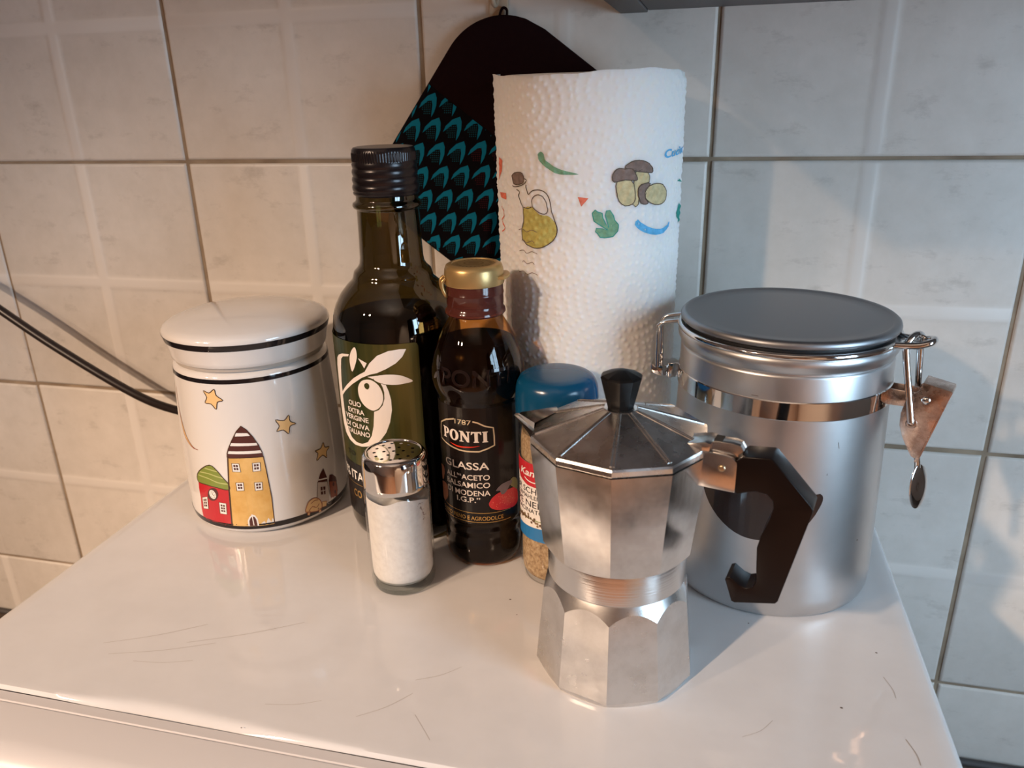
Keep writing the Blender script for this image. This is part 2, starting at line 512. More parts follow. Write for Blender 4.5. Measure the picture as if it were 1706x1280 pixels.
T_ROLL={'strip':[(-3.02,24.29),(-2.82,24.46),(-2.63,24.33),(-2.56,24.08),(-2.19,23.81),(-1.69,23.56),(-1.09,23.41),(-0.59,23.28),(-1.42,23.26),(-1.91,23.34),(-2.49,23.64),(-2.87,23.92)],'oil':[(-4.15,21.29),(-3.49,21.44),(-3.32,21.29),(-2.91,21.05),(-2.43,21.01),(-2.14,20.86),(-1.92,20.58),(-1.83,20.25),(-1.96,19.77),(-2.3,19.45),(-2.77,19.2),(-3.27,19.12),(-3.82,19.24),(-4.2,19.5),(-4.31,19.98),(-4.14,20.54)],'neckl':[(-4.74,22.32),(-4.46,22.2),(-4.52,21.93),(-4.32,21.54),(-4.17,21.29),(-4.14,20.54),(-4.31,19.98),(-4.2,19.5),(-3.82,19.24),(-3.27,19.12),(-2.77,19.2),(-2.3,19.45),(-1.96,19.77),(-1.81,20.25),(-1.92,20.64),(-2.06,21.03),(-2.17,21.42),(-2.28,21.94),(-2.5,22.26),(-2.89,22.4),(-3.39,22.34),(-3.73,22.11),(-3.84,22.38),(-3.88,22.64)],'hin':[(-3.49,21.74),(-3.31,22.02),(-2.97,22.14),(-2.66,22.02),(-2.44,21.67),(-2.39,21.28),(-2.59,21.09),(-2.99,21.18),(-3.32,21.36)],'top':[(-4.14,21.37),(-3.77,21.32),(-3.49,21.44)],'stop':[(-5.13,22.92),(-5.02,23.16),(-4.59,23.28),(-4.11,23.25),(-4.07,22.89),(-4.18,22.69),(-4.79,22.58),(-5.06,22.69)],'ring':[(-5.11,22.52),(-4.8,22.46),(-4.13,22.63),(-3.83,22.88),(-4.02,22.96)],'tri':[(-0.65,22.08),(-0.06,22.01),(-0.45,21.56)],'pars':[(0.15,21.2),(0.31,21.38),(0.47,21.26),(0.7,21.19),(0.74,20.93),(0.91,20.59),(1.09,20.39),(0.87,21.05),(0.93,21.31),(1.13,21.33),(1.34,21.03),(1.42,20.77),(1.63,20.53),(1.6,20.17),(1.33,19.88),(0.86,19.83),(0.59,19.88),(0.46,20.08),(0.34,20.18),(0.39,20.38),(0.72,20.34),(1.02,20.26),(0.58,20.54),(0.25,20.77),(0.18,21.07)],'capb':[(1.93,23.56),(2.13,23.77),(2.49,23.91),(3.02,23.88),(3.43,23.7),(3.69,23.4),(3.67,23.21),(2.97,23.29),(2.66,23.34)],'stemb':[(2.58,23.31),(3.37,23.24),(3.5,22.71),(2.91,22.62),(2.74,22.25),(2.8,21.59),(2.42,21.59)],'capf':[(1.2,23.09),(1.32,23.4),(1.59,23.55),(1.93,23.5),(2.36,23.48),(2.67,23.02),(2.6,22.86),(1.95,22.93),(1.33,22.83)],'stemf':[(1.5,22.86),(2.3,22.88),(2.54,22.39),(2.56,21.87),(2.42,21.62),(1.99,21.53),(1.63,21.8),(1.47,22.32)],'caps':[(2.74,22.25),(2.84,22.56),(3.15,22.67),(3.57,22.64),(3.33,22.33),(3.23,21.82),(3.45,21.61),(3.28,21.53),(2.96,21.61),(2.79,21.92)],'head':[(3.21,22.21),(3.49,22.51),(4.03,22.6),(4.54,22.49),(4.91,22.12),(4.89,21.66),(4.51,21.44),(3.91,21.46),(3.45,21.67),(3.23,21.89)],'blue':[(2.61,20.46),(2.79,20.74),(3.0,20.56),(3.52,20.27),(4.18,20.06),(4.84,20.05),(5.44,20.34),(5.36,20.05),(4.86,19.77),(4.2,19.72),(3.54,19.87),(3.02,20.09)],'cuc':[(4.49,24.04),(7.37,24.29)],'cuch':[(4.49,24.04),(4.46,24.42)],'g1':[(6.24,22.52),(6.86,22.59),(7.98,22.28)],'g2':[(6.45,20.58),(7.06,21.19),(7.97,20.86),(7.97,20.29),(7.22,19.99)],'o1':[(-6.95,24.04),(-6.4,23.8),(-6.59,23.18),(-7.1,22.65)],'o2':[(-7.01,21.96),(-6.01,21.99),(-5.94,21.62),(-6.83,21.66)],'o3':[(-6.83,21.13),(-6.32,20.77),(-6.78,20.28),(-6.35,19.91),(-6.76,19.64)],'circ':[(2.61,16.75),(-0.35,23.43),(-1.73,18.74),(0.87,12.87),(6.33,16.09)],}


# ------------------------------------------------------------------ the room
def tile_material():
    m = mat('glazed_tile', (0.6, 0.57, 0.53), 0.42)
    t = NT(m)
    p = t.geo((1, 1, 1))
    oi = t.n('ShaderNodeObjectInfo')
    big = t.noise(p, 9, 4, 0.6)
    fine = t.noise(p, 60, 5, 0.65)
    smear = t.noise(t.geo((1, 1, 2.2)), 26, 6, 0.7)
    c1 = t.ramp(big, [(0.3, (0.65, 0.61, 0.565)), (0.7, (0.74, 0.70, 0.655))])
    c2 = t.ramp(smear, [(0.56, (1, 1, 1)), (0.74, (0.74, 0.73, 0.72))])
    c3 = t.ramp(fine, [(0.35, (0.96, 0.96, 0.95)), (0.65, (1.03, 1.03, 1.03))])
    c = t.mix(1.0, c1, c2, 'MULTIPLY')
    c = t.mix(1.0, c, c3, 'MULTIPLY')
    rnd = t.ramp(oi.outputs['Random'], [(0, (0.94, 0.94, 0.94)), (1, (1.03, 1.02, 1.01))])
    c = t.mix(1.0, c, rnd, 'MULTIPLY')
    # the pressed cross stays cleaner than the fields beside it
    tc = t.n('ShaderNodeTexCoord')
    sx = t.n('ShaderNodeSeparateXYZ', Vector=tc.outputs['Object'])
    bands = []
    for ax in ('X', 'Z'):
        ab = t.n('ShaderNodeMath', operation='ABSOLUTE')
        t.t.links.new(sx.outputs[ax], ab.inputs[0])
        mr = t.n('ShaderNodeMapRange', interpolation_type='SMOOTHSTEP')
        t.t.links.new(ab.outputs[0], mr.inputs['Value'])
        mr.inputs['From Min'].default_value = 0.0058
        mr.inputs['From Max'].default_value = 0.0036
        bands.append(mr.outputs[0])
    mx = t.n('ShaderNodeMath', operation='MAXIMUM')
    t.t.links.new(bands[0], mx.inputs[0])
    t.t.links.new(bands[1], mx.inputs[1])
    c = t.mix(mx.outputs[0], c, (0.735, 0.695, 0.65))
    t.link(c, 'Base Color')
    t.bump(t.noise(p, 22, 2), 0.25, 0.004)
    return m


M_TILE = tile_material()
M_GROUT = mat('grout', (0.25, 0.175, 0.11), 0.9)
_t = NT(M_GROUT)
_t.link(_t.ramp(_t.noise(_t.geo(), 30, 4), [(0.35, (0.36, 0.28, 0.2)), (0.7, (0.19, 0.14, 0.095))]), 'Base Color')
M_PLASTER = mat('plaster', (0.62, 0.54, 0.48), 0.9)
M_CEIL = mat('ceiling_paint', (0.75, 0.71, 0.67), 0.9)
M_FLOOR = mat('floor_tile', (0.22, 0.16, 0.11), 0.5)
_t = NT(M_FLOOR)
_t.link(_t.ramp(_t.noise(_t.geo(), 6, 4), [(0.3, (0.42, 0.22, 0.135)), (0.7, (0.54, 0.3, 0.19))]), 'Base Color')
M_FRAME = mat('window_frame_paint', (0.7, 0.7, 0.68), 0.4)

X0, X1, Y1, Z0, Z1 = -320, 125, -330, -114, 190


def struct(name, data, m):
    o = mesh(name, data[0], data[1], m, None, 0)
    o['kind'] = 'structure'
    return o


wall_back = struct('wall_back', box_data(X0, X1, 0.16, 6, Z0, Z1), M_GROUT)
struct('floor', box_data(X0 - 6, X1 + 6, Y1 - 6, 6, Z0 - 4, Z0), M_FLOOR)
struct('ceiling', box_data(X0 - 6, X1 + 6, Y1 - 6, 6, Z1, Z1 + 4), M_CEIL)
struct('wall_left', box_data(X0 - 6, X0, Y1, 6, Z0, Z1), M_PLASTER)
struct('wall_front', box_data(X0 - 6, X1 + 6, Y1 - 6, Y1, Z0, Z1), M_PLASTER)
# the right wall has a window opening: y -96..-48, z -8..62
struct('wall_right', join([box_data(X1, X1 + 6, Y1, -96, Z0, Z1), box_data(X1, X1 + 6, -48, 6, Z0, Z1),
                           box_data(X1, X1 + 6, -96, -48, Z0, -8), box_data(X1, X1 + 6, -96, -48, 62, Z1)]), M_PLASTER)
_wf = struct('window_1', join([box_data(X1 - 1, X1 + 3, -96, -93.5, -8, 62), box_data(X1 - 1, X1 + 3, -50.5, -48, -8, 62),
                               box_data(X1 - 1, X1 + 3, -93.5, -50.5, -8, -5), box_data(X1 - 1, X1 + 3, -93.5, -50.5, 59, 62),
                               box_data(X1 - 1, X1 + 2, -73, -71, -5, 59)]), M_FRAME)
M_CURTAIN = mat('curtain_cloth', (0.06, 0.012, 0.045), 0.9)
_cu = []
for k in range(90):
    yy = -97 - k * 0.3
    _cu.append((X1 - 3 + 1.2 * math.sin(k * 0.55), yy))
_V = [(x, y, z) for x, y in _cu for z in (-14, 69)] + [(x + 0.4, y, z) for x, y in _cu for z in (-14, 69)]
_F = [(2 * i, 2 * i + 2, 2 * i + 3, 2 * i + 1) for i in range(89)] + [(180 + 2 * i, 180 + 2 * i + 1, 180 + 2 * i + 3, 180 + 2 * i + 2) for i in range(89)]
_c = mesh('curtain', _V, _F, M_CURTAIN)
tag(_c, 'dark purple curtain hanging beside the window', 'curtain')

# glazed wall tiles, 20 cm, each with a pressed cross that divides it in four
_xs = [-9.86, -9.80, -9.64, -1.2, -0.8, -0.52, -0.40, -0.2, 0.2, 0.40, 0.52, 0.8, 1.2, 9.64, 9.80, 9.86]


def tile_mesh():
    V, F = [], []
    n = len(_xs)

    def dep(a):
        a = abs(a)
        if a > 9.84:
            return 0.16
        if a > 9.7:
            return 0.035
        if a < 0.25:
            return -0.035
        if a < 0.45:
            return -0.024
        if a < 0.6:
            return 0.016
        if a < 1.0:
            return 0.008
        return 0.0
    for z in _xs:
        for x in _xs:
            dx, dz = dep(x), dep(z)
            y = max(dx, dz) if max(dx, dz) > 0.03 else (min(dx, dz) if min(dx, dz) < 0 else max(dx, dz))
            V.append((x, y, z))
    for j in range(n - 1):
        for i in range(n - 1):
            a = j * n + i
            F.append((a, a + 1, a + n + 1, a + n))
    return V, F


_tv, _tf = tile_mesh()
_tile0 = mesh('tile', _tv, _tf, M_TILE, wall_back, 60)
_first = True
for i in range(-4, 6):
    for j in range(-2, 5):
        if _first:
            o = _tile0
            _first = False
        else:
            o = _tile0.copy()
            COL.objects.link(o)
            o.parent = wall_back
        o.location = Vector((20 * i + 10 + rng.normal(0, .03), rng.normal(0, .012), 23 + 20 * (j - 2) + 10 + rng.normal(0, .03))) * S
        o.rotation_euler = (rng.normal(0, .0012), rng.normal(0, .0012), rng.normal(0, .0012))

# worktop behind and beside the microwave
M_TOPW = mat('worktop_laminate', (0.085, 0.06, 0.05), 0.75, Specular_IOR_Level=0.15)
_t = NT(M_TOPW)
_t.link(_t.ramp(_t.noise(_t.geo(), 140, 4), [(0.35, (0.07, 0.05, 0.04)), (0.7, (0.14, 0.105, 0.085))]), 'Base Color')
M_BASECAB = mat('cabinet_front', (0.35, 0.3, 0.26), 0.5)
wt = thing('worktop', 'dark worktop along the foot of the tiled wall under the microwave', 'worktop', (0, 0, -24.15))
rbox('slab', X0 + .5, X1 - .5, -62, -.15, -4, 0, M_TOPW, wt, 0.4)
mesh('base_unit', *box_data(X0 + .5, X1 - .5, -58, -.15, -89.9, -4), M_BASECAB, wt, 0)
M_SEALANT = mat('joint_sealant', (0.06, 0.055, 0.055), 0.6)
tube('sealant_joint', [(X0 + .5, -0.5, 0.1), (X1 - .5, -0.5, 0.1)], 0.3, M_SEALANT, wt, 10)

# wall cabinet over the right half
M_CABG = mat('grey_cabinet', (0.15, 0.145, 0.15), 0.55)
M_CABD = mat('grey_cabinet_edge', (0.11, 0.10, 0.10), 0.55)
cb = thing('wall_cabinet', 'grey wall cabinet whose underside shows at the top right edge', 'cabinet', (33.8, -0.05, 32.1))
rbox('side_panel', 0, 1.75, -24, -0.02, 0, 62, M_CABD, cb, 0.06, 2)
rbox('bottom_panel', 1.78, 83.2, -24, -0.02, 0.12, 1.9, M_CABG, cb, 0.05, 2)
rbox('cabinet_door', 0, 42.4, -26, -24.1, 0, 62, M_CABG, cb, 0.1, 2)
rbox('cabinet_door', 42.6, 85, -26, -24.1, 0, 62, M_CABG, cb, 0.1, 2)
rbox('side_panel', 83.25, 85, -24, -0.02, 0, 62, M_CABD, cb, 0.06, 2)
rbox('top_panel', 1.78, 83.2, -24, -0.02, 60, 61.8, M_CABG, cb, 0.05, 2)

# ------------------------------------------------------------------ microwave: everything stands on its top
M_ENAMEL = mat('white_enamel', (0.76, 0.73, 0.70), 0.16)
_t = NT(M_ENAMEL)
_p = _t.geo((1, 1, 1))
_t.link(_t.ramp(_t.noise(_p, 40, 3), [(0.3, (0.625, 0.61, 0.605)), (0.7, (0.655, 0.64, 0.635))]), 'Base Color')
_t.link(_t.ramp(_t.noise(_p, 55, 4), [(0.3, (0.035,) * 3), (0.75, (0.075,) * 3)]), 'Roughness')
_t.bump(_t.noise(_t.geo((18, 75, 1)), 1.0, 2), 0.16, 0.0009)
M_PLASTIC = mat('white_plastic', (0.60, 0.57, 0.56), 0.3)
M_SEAM = mat('dark_gap', (0.05, 0.03, 0.02), 0.8)
M_SCR = mat('scratch_mark', (0.36, 0.31, 0.27), 0.6)
M_SPECK = mat('dark_speck', (0.12, 0.09, 0.07), 0.7)
mw = thing('microwave_oven', 'white microwave with a scratched glossy top that carries the jars and bottles', 'microwave', (0, 0, 0))
XL, XR = 1.78, 52.25
nx, ny = 120, 40
V, F = [], []
yb, yf = -2.4, -31.12


def buckle(x):
    return 0.62 * math.exp(-((x - 15.2) / (3.0 if x < 15.2 else 6.5)) ** 2)


ts = [0, .012, .03, .1, .3, .5, .7, .85, .93, .96, .97, .978, .985, .991, .996, 1.0]
xsn = [XL, XL + .06, XL + .18, XL + .4] + list(np.linspace(XL + 1, XR - 1, nx)) + [XR - .4, XR - .18, XR - .06, XR]
for tt in ts:
    for x in xsn:
        y = yb + (yf - yb) * tt
        ex = min(x - XL, XR - x)
        ez = -(0.4 - math.sqrt(max(0, .16 - (0.4 - min(ex, .4)) ** 2)))
        # front lip turns down; where the sheet is buckled it starts turning earlier
        lip = 0.14 + buckle(x)
        dy = y - yf
        fz = 0.0 if dy > lip else -(0.22 + 0.25 * buckle(x)) * (1 - dy / lip) ** 2
        bz = -0.2 * (1 - min((yb - y) / .3, 1)) ** 2
        V.append((x, y, ez + fz + bz))
n = len(xsn)
for j in range(len(ts) - 1):
    for i in range(n - 1):
        a = j * n + i
        F.append((a, a + n, a + n + 1, a + 1))
# side skirts
o = len(V)
for tt in ts:
    y = yb + (yf - yb) * tt
    V += [(XL, y, -23.2), (XR, y, -23.2)]
for j in range(len(ts) - 1):
    F.append((j * n, o + 2 * j, o + 2 * j + 2, (j + 1) * n))
    F.append((j * n + n - 1, (j + 1) * n + n - 1, o + 2 * j + 3, o + 2 * j + 1))
k = len(V)
V += [(XL, yb, -23.2), (XR, yb, -23.2)]
F.append(tuple(range(n)) + (k + 1, k))
top = mesh('metal_cover', V, F, M_ENAMEL, mw, 50)
_prof = [(-31.16, -23.3), (-31.16, -0.24), (-31.2, -0.2), (-31.72, -0.18), (-31.76, -0.25), (-31.82, -0.25), (-31.86, -0.18), (-33.7, -0.2), (-34.2, -0.3), (-34.7, -0.6), (-35.1, -1.1), (-35.35, -1.8), (-35.4, -3.0), (-35.3, -3.1), (-33, -3.1), (-33, -23.3)]
_V = [(x, y, z) for x in (XL - .1, XR + .1) for y, z in _prof]
_n = len(_prof)
_F = [(i, i + _n, i + 1 + _n, i + 1) for i in range(_n - 1)] + [tuple(range(_n)), tuple(range(2 * _n - 1, _n - 1, -1))]
mesh('front_frame', _V, _F, M_PLASTIC, mw, 40)
M_DOOR = mat('dark_door_glass', (0.012, 0.010, 0.010), 0.1)
rbox('door', XL, XR, -35.3, -33.02, -23.2, -3.2, M_DOOR, mw, .2)
mesh('seam', *box_data(XL + .3, XR - .3, -31.158, -31.125, -1.5, -0.262), M_SEAM, mw, 0)
for fx in (6, 48):
    for fy in (-6, -29):
        lathe('foot', [(0, -24.1), (1.1, -24.1), (1.2, -23.9), (1.2, -23.3), (0, -23.3)], M_SEAM, mw, 24).location = Vector((fx, fy, 0)) * S
rbox('underside', XL + .1, XR - .1, -31.0, -2.5, -23.4, -23.1, M_SEAM, mw, 0)
sc = Art(lambda u, v, off: (u, v, off), base=0.006, step=0.002, cell=0)
for (x0, y0, x1, y1, wd) in ((44.5, -28.6, 42.9, -30.2, .022), (43.0, -26.6, 44.4, -25.3, .018), (27.4, -27.2, 25.3, -29.2, .02), (27.2, -26.3, 29.2, -24.9, .018), (50.1, -25.2, 50.4, -26.6, .05), (49.9, -21.2, 50.2, -22.6, .03),
                             (9.5, -27.2, 14.2, -24.6, .022), (10.4, -27.9, 15.6, -25.9, .02), (12.1, -28.1, 15.2, -27.4, .018), (14, -26.2, 19.5, -23.3, .02), (20.6, -29.4, 23.2, -28.6, .018), (28, -28.5, 29.2, -29.8, .018)):
    mx, my = (x0 + x1) / 2 + .12, (y0 + y1) / 2 - .12
    sc.line([(x0, y0), (mx, my), (x1, y1)], wd, M_SCR, 0, smooth=4)
for (x, y, r) in ((30.3, -18.9, .05), (47.6, -23.8, .05), (31.0, -20.2, .03), (43.6, -18.3, .035), (49.9, -19.4, .045), (20.3, -31.0, .03)):
    sc.disc(x, y, r * 1.4, r, M_SPECK, 1, 10)
tag(sc.build('scratches', mw), 'fine scratches and specks on the white top', kind='stuff')

# ------------------------------------------------------------------ materials of the things
M_CERAM = mat('white_ceramic', (0.71, 0.68, 0.655), 0.1, 0.0, Coat_Weight=0.4, Coat_Roughness=0.05)
M_BLACKGLAZE = mat('black_glaze', (0.012, 0.009, 0.010), 0.08)
M_SEAL = mat('grey_seal', (0.42, 0.38, 0.34), 0.5)
BROWN = mat('print_brown', (0.085, 0.028, 0.024), 0.2)
OUTL = mat('print_outline', (0.06, 0.025, 0.015), 0.25)
WHITE = mat('print_white', (0.80, 0.77, 0.73), 0.2)
OCHRE = mat('print_ochre', (0.66, 0.39, 0.11), 0.15)
_t = NT(OCHRE)
_t.link(_t.ramp(_t.noise(_t.geo(), 70, 4), [(0.3, (0.58, 0.32, 0.075)), (0.7, (0.72, 0.46, 0.17))]), 'Base Color')
RED = mat('print_red', (0.48, 0.022, 0.03), 0.15)
LEAFG = mat('print_leaf_green', (0.21, 0.26, 0.055), 0.18)
LIME = mat('print_lime', (0.48, 0.50, 0.2), 0.2)
STARC = mat('print_star', (0.78, 0.52, 0.24), 0.2)
RUST = mat('print_rust', (0.3, 0.085, 0.045), 0.2)
GREYW = mat('print_grey_white', (0.52, 0.46, 0.42), 0.2)
INK = mat('print_ink', (0.02, 0.016, 0.02), 0.3)


def glass(name, col, rough=0.0, ior=1.5, gloss=1.0):
    """thin clear wall: tinted see-through plus a Fresnel reflection"""
    m = D.materials.new(name)
    m.use_nodes = True
    t = m.node_tree
    t.nodes.remove(t.nodes['Principled BSDF'])
    tr = t.nodes.new('ShaderNodeBsdfTransparent')
    tr.inputs[0].default_value = (*col, 1)
    gl = t.nodes.new('ShaderNodeBsdfGlossy')
    gl.inputs['Roughness'].default_value = rough
    gl.inputs['Color'].default_value = (gloss, gloss, gloss, 1)
    lw = t.nodes.new('ShaderNodeLayerWeight')
    lw.inputs['Blend'].default_value = 0.5
    pw = t.nodes.new('ShaderNodeMath')
    pw.operation = 'POWER'
    t.links.new(lw.outputs['Facing'], pw.inputs[0])
    pw.inputs[1].default_value = 4.5
    f0 = ((ior - 1) / (ior + 1)) ** 2
    fr = t.nodes.new('ShaderNodeMath')
    fr.operation = 'MULTIPLY_ADD'
    t.links.new(pw.outputs[0], fr.inputs[0])
    fr.inputs[1].default_value = 1 - f0
    fr.inputs[2].default_value = f0
    mx = t.nodes.new('ShaderNodeMixShader')
    t.links.new(fr.outputs[0], mx.inputs[0])
    t.links.new(tr.outputs[0], mx.inputs[1])
    t.links.new(gl.outputs[0], mx.inputs[2])
    t.links.new(mx.outputs[0], t.nodes['Material Output'].inputs['Surface'])
    return m


# ------------------------------------------------------------------ ceramic jar
JX, JY = 10.2, -10.47
jar = thing('ceramic_jar', 'white lidded ceramic jar painted with little houses and stars', 'jar', (JX, JY, 0))
Rj = interp([.28, .5, .9, 3, 6, 8.7, 10.8, 11.15], [5.27, 5.42, 5.48, 5.45, 5.38, 5.24, 5.11, 5.08])
lathe('body', [(0, 0.05), (4.5, 0.05), (4.75, 0), (5.05, 0.08), (5.27, .28), (5.42, .5), (5.48, .9), (5.45, 3), (5.38, 6), (5.24, 8.7), (5.11, 10.8), (5.08, 11.15), (4.98, 11.33), (4.8, 11.4), (4.72, 11.45), (4.72, 11.7), (4.3, 11.72), (4.25, 11.4), (4.2, 1), (0, 0.9)],
      M_CERAM, jar, 128, 50)
lathe('gasket', [(4.75, 11.46), (4.86, 11.5), (4.88, 11.72), (4.75, 11.78)], M_SEAL, jar, 96, 60)
for za, zb in ((0.52, 0.94), (10.80, 11.1)):
    lathe('stripe', [(Rj(za) - .02, za), (Rj(za) + .012, za + .01), (Rj((za + zb) / 2) + .014, (za + zb) / 2), (Rj(zb) + .012, zb - .01), (Rj(zb) - .02, zb)], M_BLACKGLAZE, jar, 128, 60)
jl = lathe('lid', [(0, 11.75), (4.7, 11.75), (4.98, 11.76), (5.08, 11.86), (5.13, 12.1), (5.2, 12.5), (5.33, 13.0), (5.40, 13.25), (5.43, 13.45), (5.40, 13.62), (5.25, 13.8), (4.9, 13.98), (4.2, 14.2), (3.2, 14.4), (2, 14.54), (1, 14.6), (0, 14.62)], M_CERAM, jar, 128, 50)
lathe('lid_stripe', [(5.30, 12.99), (5.345, 13.0), (5.415, 13.25), (5.442, 13.4), (5.41, 13.41)], M_BLACKGLAZE, jl, 128, 60)
T = T_JAR
a = Art(round_sf(CA['jar'], Rj), 0.012, 0.004)
LW = 0.06
a.poly(T['red'], RED, 0, smooth=2)
a.poly(T['rroof'], LEAFG, 1, smooth=3)
for q in ('rl1', 'rl2', 'rl3'):
    a.line(T[q], 0.07, LIME, 2, smooth=4)
a.line(T['rroof'], LW, OUTL, 3, True, smooth=3)
a.poly(T['tall'], OCHRE, 1)
a.poly(T['troof'], BROWN, 2)
for q in ('s1', 's2', 's3'):
    a.poly(T[q], WHITE, 3)
a.line(T['troof'], LW, OUTL, 4, True)
a.line(T['tall'][:4], LW * 1.6, OUTL, 3)
a.line(T['tall'][5:9], LW, OUTL, 3)
a.line(T['red'][3:7], LW * 1.5, OUTL, 3)
for q, dark in (('w1', 1), ('w2', 1), ('w3', 1), ('w4', 1), ('w5', 2), ('w6', 2)):
    P = np.array(T[q])
    a.poly(T[q], WHITE, 3)
    a.line(T[q], 0.04, OUTL, 5, True)
    rows = 2 if dark == 1 else 3

    def bil(s, t):
        return tuple((P[0] * (1 - s) + P[1] * s) * (1 - t) + (P[3] * (1 - s) + P[2] * s) * t)
    for r in range(rows):
        for c in range(2):
            s0, s1 = .2 + .33 * c, .46 + .33 * c
            t0, t1 = .16 + .72 / rows * r, .16 + .72 / rows * r + .72 / rows * .72
            a.poly([bil(s0, t0), bil(s1, t0), bil(s1, t1), bil(s0, t1)], BROWN, 4)
P = np.array(T['door'])
a.poly(T['door'], WHITE, 3)
ctr = P.mean(0)
a.poly([tuple(ctr + (p - ctr) * np.array((.72, .86)) - np.array((0, .06))) for p in P], BROWN, 4)
a.line([tuple(ctr + np.array((0, .42))), tuple(ctr + np.array((0.02, -.42)))], 0.06, WHITE, 5)
a.poly(T['clock'], BROWN, 3, smooth=3)
cc = np.array(T['clock']).mean(0)
a.disc(cc[0], cc[1], .29, .33, WHITE, 4)
for k in range(8):
    an = k * PI / 4
    a.disc(cc[0] + .2 * math.cos(an), cc[1] + .23 * math.sin(an), .03, .03, OUTL, 5, 8)
a.line([(cc[0] - .02, cc[1] + .18), (cc[0], cc[1]), (cc[0] + .13, cc[1] - .08)], .045, OUTL, 6)
for q in ('star1', 'star2', 'star3'):
    a.poly(T[q], STARC, 1, smooth=3)
    a.line(T[q], LW, OUTL, 2, True, smooth=3)
a.poly(T['moon'], STARC, 1, smooth=3)
a.line(T['moon'], 0.05, RUST, 2, True, smooth=3)
a.poly(T['whouse'], GREYW, 1)
a.line(T['whouse'], .05, OUTL, 2, True)
a.poly(T['wroof'], BROWN, 3)
a.poly(T['ws1'], WHITE, 4)
a.poly(T['ww'], BROWN, 3)
P = np.array(T['ww'])
ctr = P.mean(0)
a.line([tuple(ctr + (0, .3)), tuple(ctr - (0, .3))], .06, GREYW, 4)
a.line([tuple(ctr + (.2, -.05)), tuple(ctr - (.2, -.05))], .06, GREYW, 4)
a.poly(T['rhouse'], RUST, 0)
a.line(T['rhouse'], .05, OUTL, 1, True)
a.poly(T['rhroof'], BROWN, 2)
a.disc(4.62, 2.0, .11, .16, BROWN, 2, 10)
a.disc(4.72, 1.35, .1, .15, BROWN, 2, 10)
a.poly(T['turtle'], STARC, 3, smooth=3)
a.line(T['turtle'], .06, RUST, 4, True, smooth=3)
a.line([(2.2, 1.02), (2.5, 1.25), (2.8, 1.05), (3.05, 1.25)], .05, RUST, 5, smooth=3)
a.line([(2.4, 1.5), (2.7, 1.62), (3.0, 1.55)], .05, RUST, 5, smooth=3)
for q in ('thead', 'tlegs', 'tlegs2'):
    a.poly(T[q], STARC, 3)
    a.line(T[q], .05, RUST, 4, True)
tag(a.build('painted_decoration', jar), 'painted red and ochre houses, stars and a moon')

# ------------------------------------------------------------------ olive oil bottle
OX, OY = 21.3, -11.0
M_OLGLASS = glass('green_glass', (0.24, 0.20, 0.085), 0.0, 1.75)
M_OIL = mat('dark_oil', (0.006, 0.0055, 0.0015), 0.2, Specular_IOR_Level=0.02)
M_CAPB = mat('black_metal_cap', (0.014, 0.010, 0.011), 0.26, 0.35)
M_FOIL = mat('green_foil_label', (0.2, 0.19, 0.045), 0.32, 0.5)
_t = NT(M_FOIL)
_t.link(_t.ramp(_t.noise(_t.coord((60, 60, 1.5)), 1.2, 3), [(0.35, (0.025, 0.045, 0.012)), (0.5, (0.07, 0.07, 0.018)), (0.65, (0.13, 0.105, 0.028))]), 'Base Color')  # vertical gold-green streaks: the foil's reflections put into its colour
M_LABK = mat('black_label', (0.008, 0.0065, 0.007), 0.3, Specular_IOR_Level=0.3)
GOLD = mat('gold_print', (0.75, 0.45, 0.14), 0.28, 0.85)
ob = thing('olive_oil_bottle', 'tall dark green glass bottle of olive oil with black screw cap', 'bottle', (OX, OY, 0))
_out = [(0, .35), (2.6, .12), (3.1, 0), (3.5, .06), (3.85, .45), (4.02, 1.1), (4.05, 2), (4.05, 13.0), (4.0, 14.0), (3.9, 14.8), (3.68, 15.5), (3.3, 16.15), (2.82, 16.7), (2.5, 17.02), (2.44, 17.25), (2.36, 17.5), (2.12, 17.72), (1.99, 17.95), (1.94, 18.3), (1.90, 19.5), (1.87, 21.15), (1.9, 21.22), (2.05, 21.3), (2.1, 21.45), (2.05, 21.6), (1.9, 21.68), (1.85, 21.8), (1.85, 22.4)]
_inn = [(0, .75), (2.9, .5), (3.5, .8), (3.72, 1.3), (3.76, 2), (3.76, 13), (3.7, 14), (3.6, 14.75), (3.4, 15.35), (3.04, 15.95), (2.56, 16.5), (2.2, 16.9), (2.12, 17.3), (1.95, 17.6), (1.72, 17.95), (1.66, 18.4), (1.6, 21), (1.58, 22.4)]
lathe('glass_body', _out, M_OLGLASS, ob, 128, 60)
_il = [(r + .03, z - .03) for r, z in _inn if z < 14.5]
_il[0] = (0, .7)
lathe('oil', _il + [(3.66, 14.6), (3.6, 14.66), (0, 14.66)], M_OIL, ob, 96, 60)


def knurl(t, r, z):
    return 1 + (0.011 * math.cos(72 * t) if 23.97 < z < 24.45 else 0)


